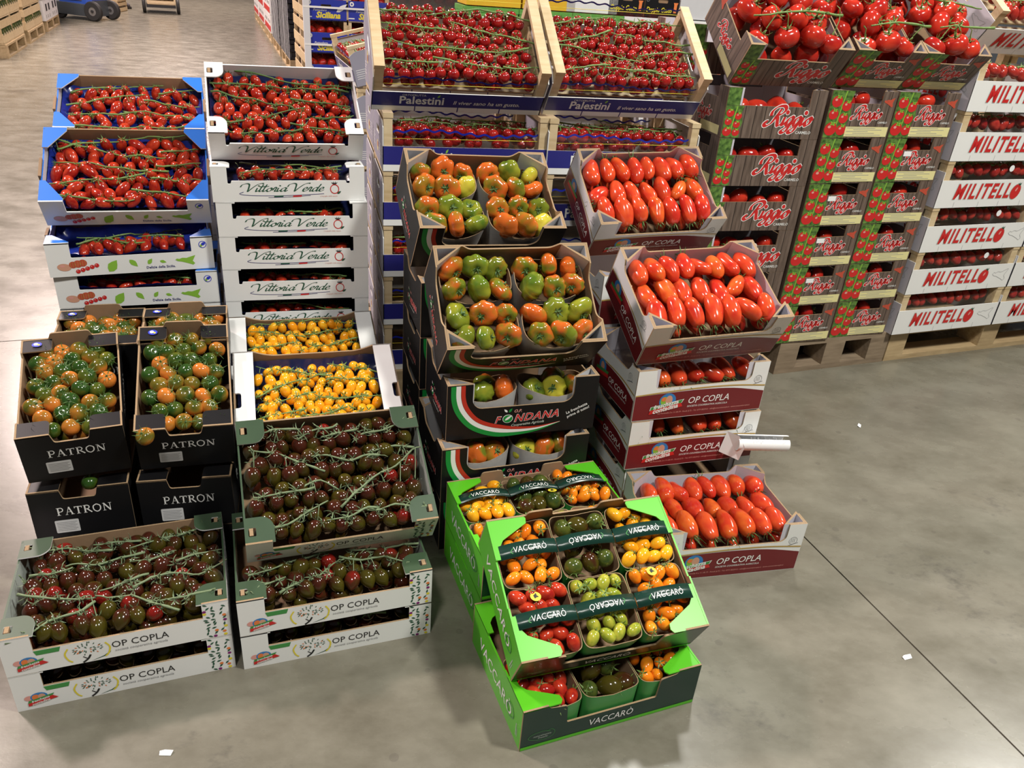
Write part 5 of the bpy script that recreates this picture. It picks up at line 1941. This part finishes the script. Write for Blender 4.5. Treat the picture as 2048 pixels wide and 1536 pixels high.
PYAW = 16
cx0, cy0 = (-.199 + .295) / 2, (2.477 + 2.605) / 2
PALB = Proto(make_pallet(1.06, .72, 'pallet_wood'), 'pallet', 'pallet', 'pallets')
PALB.put(pose(cx0, cy0 - .01, 0, PYAW), 'wooden pallet under the navy-banded crates')
for ci, (x, y) in enumerate(((-.199, 2.477), (.298, 2.612))):
    side = ('nearer the aisle', 'nearer the wood-print cartons')[ci]
    for k in range(5):
        bm = pose(x, y, .144 + .1715 * k, PYAW)
        BCRATE.put(bm, 'navy-banded crate, %s layer, column %s' % (ORD[k], side))
        if k == 4:
            cherry_fill(bm, 'level crate ' + side, 501 + ci, .03, .16, .112, .4)
        elif k >= 2 and ci == 0:
            cherry_fill(bm, '%s crate layer ' % ORD[k] + side, 505 + k, .03, .09, .105, .0)
    xr, yr = place(x, y, PYAW, 0, .328)
    for k in range(6):
        BCRATE.put(pose(xr, yr, .144 + .1715 * k, PYAW), 'rear navy-banded crate, %s layer, %s' % (ORD[k], side))
bm = pose(-.236, 2.490, 1.006, 16, 38.3)
BCRATE.put(bm, 'tilted navy-banded crate of cherry tomatoes nearer the aisle')
cherry_fill(bm, 'tilted crate nearer the aisle', 511, z=.113)
bm = pose(.270, 2.655, 1.006, 17, 37)
BCRATE.put(bm, 'tilted navy-banded crate of cherry tomatoes nearer the wood-print cartons')
cherry_fill(bm, 'tilted crate nearer the wood-print cartons', 512, z=.113)
bm = pose(-.906, 3.959, .868, -68, 14)
BCRATE.put(bm, 'wooden crate with its navy band turned to the aisle, topmost of a stack behind')
cherry_fill(bm, 'topmost crate facing the aisle', 513, z=.11, under=.0)
for k in range(5):
    BCRATE.put(pose(-.906, 3.959, .1722 * k, -68), 'wooden crate facing the aisle behind the others, %s layer' % ORD[k])

# ------------------------------------------------------------------ wood-print cartons
bigs = pick((BIG, 'truss_red', 1))


def slot_fill(bm, w, n, desc, seed, z=.088):
    rr = random.Random(seed)
    for i in range(n):
        x = (i - (n - 1) / 2) * (w / n)
        o = add_tomato('red_tomato', rr.choice(BIG['truss_red']), .038 * rr.uniform(.88, 1.08), bm @ Matrix.Translation((x + rr.uniform(-.004, .004), .05 + rr.uniform(0, .012), z + rr.uniform(-.006, .014))) @ aim((rr.uniform(-1, 1), rr.uniform(-.6, 1), rr.uniform(.2, 1)), rr.uniform(0, 6)), None,
                       CAL['big'] if rr.random() < .5 else None, rr)
        tag(o, 'red tomato, %s in the opening, %s' % (ORD[i], desc), 'tomato', 'red tomatoes, ' + desc)


PALO = Proto(make_pallet(.575, .80, 'old_wood'), 'pallet', 'pallet', 'pallets')
PALO.put(pose(1.338, 3.032, 0, 22.4), 'weathered grey pallet under the two narrow wood-print columns')
Proto(make_pallet(.40, .80, 'old_wood'), 'pallet', 'pallet', 'pallets').put(pose(.795, 2.795, 0, 21), 'weathered pallet under the wide wood-print column')
RC = ((RIGL, .806, 2.795, 18, 'wide wood-print column', .30), (RIGS, 1.150, 2.950, 21, 'middle wood-print column', .17), (RIGS, 1.428, 3.068, 21, 'end wood-print column', .17))
for ci, (pt, x, y, yaw, nm, wo) in enumerate(RC):
    for k in range(6):
        bm = pose(x, y, .144 + RH * k, yaw)
        o = pt.put(bm, 'wood-print carton, %s layer, %s' % (ORD[k], nm))
        if not (ci == 0 and k < 2):
            slot_fill(bm, wo if ci == 0 else .15, 4 if ci == 0 else 2, '%s layer of the %s' % (ORD[k], nm), 600 + ci * 10 + k, .088 if ci == 0 else .104)
        if (ci, k) in ((2, 4), (1, 3), (1, 2), (1, 1)):
            pr(o, 'price_sticker', lambda mb: mb.box(-.045, -.010, -.002, -.0008, .096, .114, 'paper'), 'small white sticker')
    xr, yr = place(x, y, yaw, 0, .31 if ci == 0 else .39)
    for k in range(7):
        pt.put(pose(xr, yr, .144 + RH * k, yaw), 'rear wood-print carton, %s layer, behind the %s' % (ORD[k], nm))
    bm = pose(*place(x, y, yaw, .012, .03), .144 + RH * 6 + .004, yaw - 1, 36)
    pt.put(bm, 'tilted wood-print carton heaped with tomatoes on the ' + nm)
    w, d = (RW, RD) if ci == 0 else (.29, .38)
    trusses(bm, grid(-w / 2 + .02, w / 2 - .02, .02, d - .02, .135, .077, .066, .12, .012, 640 + ci, .05), .0395, bigs, CAL['big'], 'red_tomato_truss', 'tilted carton on the ' + nm, 'red tomatoes, tilted carton on the ' + nm, 640 + ci, srad=.0034,
            chunk=(2, 3), lift=1.1, under=1., branch=.3, what='red tomato truss')

# ------------------------------------------------------------------ white-banded wooden crates
PALM = Proto(make_pallet(1.2, .80, 'pallet_wood'), 'pallet', 'pallet', 'pallets')
MYAW = 22.4
PALM.put(pose(2.167, 3.376, 0, MYAW), 'new pale pallet under the white-banded crates')
ovals = pick((PLUM, 'oval_red', 1))


def oval_fill(bm, desc, seed, y1=.11, z=.135):
    trusses(bm, grid(-MW / 2 + .042, MW / 2 - .042, .022, y1, z, .047, .042, .14, .007, seed), .0205, ovals, CAL['plum'], 'oval_tomato_truss', desc, 'oval tomatoes, ' + desc, seed, chunk=(4, 6), lift=1.2, under=.0, elong=1.2, what='oval tomato truss')


for ci in range(2):
    x, y = place(1.855, 3.214, MYAW, .581 * ci, 0)
    nm = ('beside the wood-print cartons', 'at the edge of the view')[ci]
    for k in range(6):
        bm = pose(x, y, .144 + MH * k, MYAW)
        o = WCRATE.put(bm, 'white-banded crate, %s layer, column %s' % (ORD[k], nm))
        if ci == 0 or k < 3:
            oval_fill(bm, '%s white-banded layer, %s' % (ORD[k], ('inner column', 'outer column')[ci]), 700 + ci * 10 + k)
        if ci == 0 and k in (1, 2, 3):
            pr(o, 'round_sticker', lambda mb: mb.flat(frame((.13 - .02 * k, .008, .150), (1, 0, 0), (0, 0, 1)), ellipse(0, 0, .013, .013, 18), 'paper'), 'small round white sticker')
    xr, yr = place(x, y, MYAW, 0, .60)
    if ci == 0:
        for k in range(8):
            WCRATE.put(pose(xr, yr, .144 + MH * k, MYAW), 'rear white-banded crate, %s layer above the pallet' % ORD[k])
bm = pose(1.905, 3.440, .144 + MH * 6 + .004, 21, 34, 0)
WCRATE.put(bm, 'tilted white-banded crate at the top, its lilac side board facing the aisle')
oval_fill(bm, 'tilted white-banded crate', 731, MD - .03, .15)


# ------------------------------------------------------------------ things further back
def slat_crate(w, d, h, wd, inner):
    def mk(root):
        MB().box(-w / 2, w / 2, 0, d, 0, .012, wd).build('base_board', root)
        for sx in (-1, 1):
            for y in (0, d - .03):
                x0 = sx * w / 2 - (.03 if sx > 0 else 0)
                MB().box(x0, x0 + .03, y + .007 * (1 if y == 0 else -1), y + .03 + .007 * (1 if y == 0 else -1), .012, h, wd).build('corner_post', root)
        for z0, z1 in ((.015, h * .42), (h * .62, h * .92)):
            for y in (0, d - .007):
                MB().box(-w / 2, w / 2, y, y + .007, z0, z1, wd).build('slat', root)
            for x in (-w / 2 - .007, w / 2):
                MB().box(x, x + .007, 0, d, z0, z1, wd).build('slat', root)
        if inner:
            rr = random.Random(2)
            for i in range(5):
                for j in range(3):
                    a = Matrix.Translation((-w / 2 + .06 + (w - .12) * i / 4, .06 + (d - .12) * j / 2, h * .45)) @ Matrix.Diagonal((w * .10, d * .17, h * .26, 1))
                    o = link(bpy.data.objects.new('produce', inner), root)
                    o.matrix_world = a
    return mk


E1, E2 = Vector((math.cos(R(GY)), math.sin(R(GY)), 0)), Vector((-math.sin(R(GY)), math.cos(R(GY)), 0))
GREENB = fruit_mesh('produce', 'smoke_green', 'round', 5)
REDB = BIG['truss_red'][0]
WOODC = Proto(slat_crate(.6, .4, .27, 'poplar', GREENB), 'slatted_crate', 'crate', 'slatted crates of greens beside the far aisle')
PALF = Proto(make_pallet(1.2, .8, 'pallet_wood'), 'pallet', 'pallet', 'pallets')


def row_pose(p, z=0., turn=90.):
    return Matrix.Translation((p.x, p.y, z)) @ Matrix.Rotation(R(GY + turn), 4, 'Z')


base = Vector((-6.02, 9.40, 0))
for si, (s0, col) in enumerate(((0., 'first'), (1.45, 'second'))):
    c = base + E2 * (s0 + .6)
    PALF.put(row_pose(c, 0, 90), '%s pallet of slatted crates along the far side of the aisle' % col.capitalize().lower())
    for k in range(4):
        for q in range(2):
            WOODC.put(row_pose(base + E2 * (s0 + .29 + .622 * q) - E1 * .01, .144 + .27 * k, 90), 'slatted crate of greens, %s layer, %s on the %s aisle pallet' % (ORD[k], ('near', 'far')[q], col))


def white_box(root):
    w, d, h = .6, .4, .30
    MB().box(-w / 2, w / 2, 0, d, 0, h - .02, 'white_plastic').build('body', root)
    MB().box(-w / 2 - .008, w / 2 + .008, -.008, d + .008, h - .02, h, 'white_plastic').build('rim', root)
    for x in (-.14, .10):
        MB().box(x, x + .11, -.003, .001, .12, .21, 'black_plastic').build('hand_hole', root)
    for x in (-.2, -.05, .12):
        MB().box(x, x + .05, -.002, .001, .03, .075, 'grey_ink').build('print_mark', root)


WBOX = Proto(white_box, 'white_plastic_box', 'box', 'white plastic boxes along the far aisle')
c = base + E2 * 3.5
PALF.put(row_pose(c), 'third pallet along the far side of the aisle, under white boxes')
for k in range(4):
    for q in range(2):
        WBOX.put(row_pose(base + E2 * (3.18 + .622 * q), .144 + .30 * k), 'white plastic box, %s layer, %s one of its pair' % (ORD[k], ('near', 'far')[q]))

# blue electric pallet truck
tr = empty('pallet_truck', pose(-7.70, 14.10, 0, -6))
tag(tr, 'blue electric pallet truck with black wheels at the end of the aisle', 'pallet truck')
MB().add([(-.38, -.05, .08), (.24, -.05, .06), (.30, .0, .06), (.30, .5, .06), (-.38, .5, .08), (-.36, -.08, .26), (.22, -.08, .24), (.30, .0, .3), (.30, .5, .3), (-.38, .5, .3)],
         [(0, 1, 6, 5), (1, 2, 7, 6), (2, 3, 8, 7), (3, 4, 9, 8), (4, 0, 5, 9), (5, 6, 7, 8, 9), (4, 3, 2, 1, 0)], 'machine_grey').build('skirt', tr)
MB().add([(-.27, -.03, .22), (.20, -.03, .20), (.27, .04, .22), (.27, .45, .24), (-.30, .45, .24), (-.25, .02, 1.15), (.18, .02, 1.15), (.24, .08, 1.1), (.24, .40, 1.1), (-.27, .40, 1.1)],
         [(0, 1, 6, 5), (1, 2, 7, 6), (2, 3, 8, 7), (3, 4, 9, 8), (4, 0, 5, 9), (5, 6, 7, 8, 9)], 'machine_blue').build('body', tr)
MB().box(-.19, .13, -.04, -.005, .30, .62, 'kraft').build('front_window', tr)


def wheel(parent, x, y, r, w_, ang=0., hub=True):
    n = 22
    mb = MB()
    ring = lambda rad, yy: [(x + rad * math.cos(2 * math.pi * i / n), yy, r + rad * math.sin(2 * math.pi * i / n)) for i in range(n)]
    prof = [(r * .45, y), (r * .9, y), (r, y + w_ * .2), (r, y + w_ * .8), (r * .9, y + w_), (r * .45, y + w_)]
    for (a, b), (c_, d_) in zip(prof, prof[1:] + prof[:1]):
        mb.add(ring(a, b) + ring(c_, d_), [(i, (i + 1) % n, n + (i + 1) % n, n + i) for i in range(n)], 'rubber', True)
    o = mb.build('wheel', parent)
    if hub:
        h = MB()
        h.add(ring(r * .46, y + .01), [tuple(range(n))], 'steel')
        h.add(ring(r * .46, y + w_ - .01), [tuple(range(n))], 'steel')
        h.add(ring(r * .15, y - .004) + ring(r * .15, y + .02), [(i, (i + 1) % n, n + (i + 1) % n, n + i) for i in range(n)] + [tuple(range(n))], 'rubber')
        h.build('hub', o)
    return o


wheel(tr, .33, -.10, .15, .08)
wheel(tr, -.30, -.04, .11, .08, 0, False)
wheel(tr, .33, .40, .15, .08)
MB().tube([(0, .2, 1.1), (0, .3, 1.35), (0, .1, 1.5)], .025, 'machine_grey', 8).build('tiller', tr)

# hand trolley with crates
tl = empty('hand_trolley', pose(-7.28, 16.35, 0, 24))
tag(tl, 'flat hand trolley on dark wheels carrying wooden crates', 'trolley')
MB().box(-.26, .26, -.02, .7, .10, .15, 'black_plastic').build('deck', tl)
for sx in (-.33, .27):
    MB().tube([(sx, .05, .13), (sx + .06, .05, .13)], .02, 'steel', 8).build('axle', tl)
for sx in (-.30, .30):
    n = 18
    mb = MB()
    rg = lambda rad, xx: [(xx, .05 + rad * math.cos(2 * math.pi * i / n), .13 + rad * math.sin(2 * math.pi * i / n)) for i in range(n)]
    pf = [(.04, sx - .03), (.12, sx - .03), (.13, sx - .015), (.13, sx + .015), (.12, sx + .03), (.04, sx + .03)]
    for (a, b), (c_, d_) in zip(pf, pf[1:] + pf[:1]):
        mb.add(rg(a, b) + rg(c_, d_), [(i, (i + 1) % n, n + (i + 1) % n, n + i) for i in range(n)], 'rubber', True)
    mb.build('wheel', tl)
TRC = Proto(slat_crate(.5, .6, .16, 'poplar', None), 'slatted_crate', 'crate', 'wooden crates at the end of the aisle')
for k in range(3):
    TRC.put(pose(-7.28, 16.38, .153 + .162 * k, 24), 'wooden crate on the hand trolley, %s from the deck' % ORD[k])
TRC2 = Proto(slat_crate(.34, .5, .17, 'poplar', None), 'slatted_crate', 'crate', 'wooden crates at the end of the aisle')
for k in range(3):
    TRC2.put(pose(-8.03, 15.80, .172 * k, 8), 'small wooden crate beside the blue truck, %s from the floor' % ORD[k])

# person walking at the end of the aisle (only a shoe and trouser leg in view)
pv = [(0, 0, .95), (0, 0, 1.25), (0, .01, 1.48), (0, .01, 1.58), (0, .03, 1.70), (.10, 0, .90), (.13, .16, .52), (.14, .04, .10), (.15, .20, .045), (-.10, 0, .90), (-.12, -.14, .50), (-.12, -.34, .16), (-.12, -.28, .05),
      (.2, 0, 1.43), (.25, -.1, 1.15), (.24, .05, .92), (-.2, 0, 1.43), (-.25, .1, 1.15), (-.24, .2, .95)]
pe = [(0, 1), (1, 2), (2, 3), (3, 4), (0, 5), (5, 6), (6, 7), (7, 8), (0, 9), (9, 10), (10, 11), (11, 12), (2, 13), (13, 14), (14, 15), (2, 16), (16, 17), (17, 18)]
prad = [.15, .14, .12, .06, .10, .10, .075, .055, .04, .10, .075, .055, .04, .06, .048, .035, .06, .048, .035]
pme = bpy.data.meshes.new('person')
pme.from_pydata(pv, pe, [])
pme.materials.append(M['trouser'])
per = bpy.data.objects.new('person', pme)
per.matrix_world = pose(-8.32, 16.85, 0, -70)
link(per)
sk = per.modifiers.new('skin', 'SKIN')
for i, r_ in enumerate(prad):
    pme.skin_vertices[0].data[i].radius = (r_, r_)
pme.skin_vertices[0].data[0].use_root = True
sb = per.modifiers.new('smooth', 'SUBSURF')
sb.levels = sb.render_levels = 1
tag(per, 'person in grey trousers walking past at the far end of the aisle', 'person')
for (a, b) in (((.145, -.02), 0.), ((-.12, -.40), .02)):
    mb = MB()
    vs = []
    for z, s in ((.0, 1.), (.035, 1.), (.075, .72), (.10, .45)):
        for i in range(14):
            t_ = 2 * math.pi * i / 14
            vs.append((a[0] + .048 * s * math.cos(t_), a[1] + .10 + (.14 if math.sin(t_) > 0 else .11) * math.sin(t_) * s - (1 - s) * .05, b + z))
    mb.add(vs, [(q * 14 + i, q * 14 + (i + 1) % 14, (q + 1) * 14 + (i + 1) % 14, (q + 1) * 14 + i) for q in range(3) for i in range(14)] + [tuple(range(13, -1, -1)), tuple(42 + i for i in range(14))], 'shoe', True)
    mb.build('shoe', per)


# row of stacks along the near side of the far aisle
def sic_crate(root):
    w, d, h = .40, .60, .30
    F = faces(w, d, h)
    MB().box(-w / 2, w / 2, 0, d, 0, .012, 'poplar').build('base_board', root)
    for sx in (-1, 1):
        for y in (.006, d - .036):
            x0 = sx * (w / 2) - (.03 if sx > 0 else 0)
            MB().box(x0, x0 + .03, y, y + .03, .012, h, 'poplar').build('corner_post', root)
        x0 = sx * w / 2 + (0 if sx > 0 else -.008)
        for z0, z1 in ((.02, .11), (.18, .27)):
            MB().box(x0, x0 + .008, .0, d, z0, z1, 'poplar').build('side_slat', root)
    f = F['F']
    fp = MB().panel(f, rect(-w / 2, w / 2, .0, .195), .004, ('royal_blue', 'grey_card', 'white_card'), [rect(-.05, .05, .125, .15, .01)]).build('front_panel', root)
    MB().panel(F['B'], rect(-w / 2, w / 2, .0, .195), .004, ('royal_blue', 'grey_card', 'white_card')).build('back_panel', root)
    pr(fp, 'lettering', lambda mb: text(mb, f, 'Siciliana', .02, .03, .24, 'yellow_ink', .04, .25))
    pr(fp, 'small_print', lambda mb: text(mb, f, 'Pomodoro', -.06, .09, .13, 'white_ink', .01, .3))
    pr(fp, 'round_mark', lambda mb: (mb.flat(f, ellipse(-.165, .165, .022, .022, 16), 'white_ink'), mb.flat(f, ellipse(-.165, .165, .009, .009, 10), 'royal_blue', .001)))
    pr(fp, 'bird_mark', lambda mb: mb.flat(f, leaf2(.15, .12, .12, .05, .6), 'white_ink'))
    pr(fp, 'white_strip', lambda mb: mb.flat(f, rect(-w / 2 + .001, -w / 2 + .06, .03, .04), 'white_ink'))
    rr = random.Random(6)
    for i in range(4):
        for j in range(5):
            o = link(bpy.data.objects.new('produce', REDB), root)
            o.matrix_world = Matrix.Translation((-.135 + i * .09, .06 + j * .12, .20 + rr.uniform(-.02, .02))) @ aim((rr.uniform(-1, 1), rr.uniform(-1, 1), 1), 0) @ Matrix.Diagonal((.042, .042, .042, 1))


SIC = Proto(sic_crate, 'tall_wooden_crate', 'crate', 'wooden crates with royal blue fronts')
sc0 = Vector((-2.33, 8.42, 0))          # front corner on the floor beside the aisle
PALS = Proto(make_pallet(.84, 1.24, 'pallet_wood'), 'pallet', 'pallet', 'pallets')
PALS.put(Matrix.Translation(sc0 + E1 * .41) @ Matrix.Rotation(R(GY), 4, 'Z'), 'pallet under the royal blue fronted crates')
for k in range(5):
    for q in range(2):
        for b in range(2):
            p = sc0 + E1 * (.208 + .418 * q) + E2 * (.61 * b + .01)
            SIC.put(Matrix.Translation((p.x, p.y, .144 + .30 * k)) @ Matrix.Rotation(R(GY), 4, 'Z'), 'royal blue fronted crate, %s layer, %s column, %s rank' % (ORD[k], ('aisle', 'inner')[q], ('front', 'rear')[b]))
p = sc0 - E1 * .015 - E2 * .015
tag(MB().add([(0, 0, 0), (.06, 0, 0), (.06, .005, 0), (.005, .005, 0), (.005, .06, 0), (0, .06, 0), (0, 0, 1.7), (.06, 0, 1.7), (.06, .005, 1.7), (.005, .005, 1.7), (.005, .06, 1.7), (0, .06, 1.7)],
             [(i, (i + 1) % 6, 6 + (i + 1) % 6, 6 + i) for i in range(6)] + [(6, 7, 8, 9, 10, 11), (5, 4, 3, 2, 1, 0)], 'corner_tube').build('corner_guard', None, Matrix.Translation((p.x, p.y, 0)) @ Matrix.Rotation(R(GY), 4, 'Z')),
    'white angle strip strapped to the corner of the blue fronted crates', 'edge guard')
for z in (.52, .86):
    mb = MB()
    q0, q1 = Vector((-.004, -.0025, z)), Vector((.83, -.0025, z))
    mb.box(-.004, .83, -.003, -.001, z, z + .018, 'white_ink')
    tag(mb.build('strapping_band', None, Matrix.Translation((p.x, p.y, 0)) @ Matrix.Rotation(R(GY), 4, 'Z')), 'white strapping band across the blue fronted crates, %s one' % ('lower' if z < .6 else 'upper'), 'band')


def black_crate(root):
    w, d, h = .6, .4, .22
    for z0, z1 in ((0, .03), (.09, .12), (.18, .22)):
        for y in (0, d - .012):
            MB().box(-w / 2, w / 2, y, y + .012, z0, z1, 'black_plastic').build('rail', root)
        for x in (-w / 2, w / 2 - .012):
            MB().box(x, x + .012, .012, d - .012, z0, z1, 'black_plastic').build('rail', root)
    for i in range(7):
        x = -w / 2 + .002 + i * (w - .034) / 6
        MB().box(x, x + .03, -.004, .0, 0, h, 'black_plastic' if i % 2 else 'corner_tube').build('rib', root)
    MB().box(-w / 2, w / 2, 0, d, 0, .008, 'black_plastic').build('base', root)
    MB().box(-w / 2 + .02, w / 2 - .02, .02, d - .02, .01, .17, 'rubber').build('produce', root)


BCR = Proto(black_crate, 'black_plastic_crate', 'crate', 'black plastic crates along the aisle')
for si, (s0, lv) in enumerate(((1.9, 7), (3.35, 7))):
    c = sc0 + E2 * (s0 + .6) + E1 * .0
    PALF.put(row_pose(c + E1 * .8 - E1 * .8, 0, -90), '%s pallet of black crates along the aisle' % ORD[si])
    for k in range(lv):
        for q in range(2):
            BCR.put(row_pose(sc0 + E2 * (s0 + .29 + .606 * q), .144 + .222 * k, -90), 'black plastic crate, %s layer, %s one on the %s aisle pallet' % (ORD[k], ('near', 'far')[q], ORD[si]))


def pale_box(root):
    w, d, h = .6, .4, .26
    MB().box(-w / 2, w / 2, 0, d, 0, h - .005, 'white_card').build('body', root)
    MB().box(-w / 2, w / 2, -.003, 0, .02, .10, 'red_ink').build('red_band', root)
    for x in (-.12, .14):
        MB().box(x, x + .06, -.003, .0, .14, .18, 'black_plastic').build('hand_hole', root)


PBX = Proto(pale_box, 'pale_carton', 'carton', 'pale cartons at the end of the aisle')
for si, s0 in enumerate((4.9, 6.4, 7.9)):
    c = sc0 + E2 * (s0 + .6)
    PALF.put(row_pose(c, 0, -90), '%s pallet of pale cartons further along the aisle' % ORD[si])
    for k in range(5):
        for q in range(2):
            PBX.put(row_pose(sc0 + E2 * (s0 + .29 + .604 * q), .144 + .262 * k, -90), 'pale carton, %s layer, %s one on the %s far pallet' % (ORD[k], ('near', 'far')[q], ORD[si]))


# cartons behind the cherry tomatoes
def gusto(root):
    w, d, h = .28, .30, .14
    F = faces(w, d, h)
    f = F['F']
    MB().box(-w / 2, w / 2, .0045, d, 0, h * .95, 'kraft').build('body', root)
    fp = MB().panel(f, rect(-w / 2, w / 2, 0, h), .004, ('black_card', 'kraft', 'kraft_edge'), [rect(-.035, .045, .098, .122, .01)]).build('front_panel', root)
    pr(fp, 'lettering', lambda mb: text(mb, f, 'Doppio Gusto', -.02, .035, .21, 'yellow_ink', .02, .2, .0008, 0, 1.3))
    pr(fp, 'small_print', lambda mb: text(mb, f, 'PRODOTTO ITALIANO', -.0, .127, .07, 'white_ink', 0, 0))
    pr(fp, 'fruit_mark', lambda mb: mb.flat(f, [(.10, .035), (.122, .035), (.125, .09), (.132, .105), (.094, .105), (.10, .09)], 'orange_ink'))
    pr(fp, 'round_mark', lambda mb: ribbon2(mb, f, ellipse(-.12, .115, .011, .011, 12) + [(-.109, .115)], .002, 'grey_ink'))


GUS = Proto(gusto, 'black_front_carton', 'carton', 'black fronted cartons with yellow lettering')


def plainbox(m):
    def mk(root):
        MB().box(-.2, .2, 0, .3, 0, .175, m).build('body', root)
        MB().box(-.203, .203, -.003, .303, .150, .183, m).build('lid', root)
    return mk


gx, gy = .60, 6.50
GRN = Proto(plainbox('produce_green'), 'green_carton', 'carton', 'plain cartons behind the cherry tomatoes')
YLW = Proto(plainbox('yellow_card'), 'yellow_carton', 'carton', 'plain cartons behind the cherry tomatoes')
WHT = Proto(plainbox('white_card'), 'plain_white_carton', 'carton', 'plain cartons behind the cherry tomatoes')
GRY = Proto(plainbox('grey_card'), 'plain_grey_carton', 'carton', 'plain cartons behind the cherry tomatoes')
for q in range(6):
    x, y = place(gx, gy, 18, -1.02 + .41 * q, 0)
    for k in range(6):
        gr = k == 5 and q < 3
        (GRN if gr else WHT).put(pose(x, y, .1855 * k, 18), '%s carton far behind the cherry tomatoes, %s layer, %s column' % ('green' if gr else 'plain white', ORD[k], ORD[q]))
for q in range(2):
    x, y = place(gx, gy, 18, .02 + .29 * q, .02)
    GUS.put(pose(x, y, 1.118, 18), 'black fronted carton with yellow lettering, %s' % ('one nearer the aisle', 'one nearer the heaped cartons')[q])
for q, (u, pt, nm) in enumerate(((-1.0, YLW, 'yellow'), (-.585, YLW, 'yellow'), (.66, GRY, 'grey'), (1.08, GRY, 'grey'))):
    x, y = place(gx, gy, 18, u, .02)
    pt.put(pose(x, y, 1.118, 18), '%s carton in the top row far behind, %s from the aisle' % (nm, ORD[q]))
x, y = place(gx, gy, 18, -.25, .02)
WHT.put(pose(x, y, 1.118, 18), 'plain white carton beside the black fronted pair')

# scraps on the floor
for i, (x, y, a) in enumerate(((1.02, 1.415, .4), (1.30, 2.55, 1.2), (-.62, .995, .1))):
    mb = MB()
    mb.add([(-.012, -.005, .0005), (.010, -.006, .001), (.013, .004, .004), (-.004, .007, .0015), (-.013, .003, .003), (-.012, -.005, .0), (.010, -.006, .0), (.013, .004, .003), (-.004, .007, .0005), (-.013, .003, .002)],
           [(0, 1, 2, 3, 4), (9, 8, 7, 6, 5), (0, 5, 6, 1), (1, 6, 7, 2), (2, 7, 8, 3), (3, 8, 9, 4), (4, 9, 5, 0)], 'paper')
    tag(mb.build('paper_scrap', None, Matrix.Translation((x, y, .0005)) @ Matrix.Rotation(a, 4, 'Z')), ('torn white paper scrap near the floor joint', 'tiny paper scrap before the pallets', 'pale scrap on the floor before the tree-print cartons')[i], 'scrap')
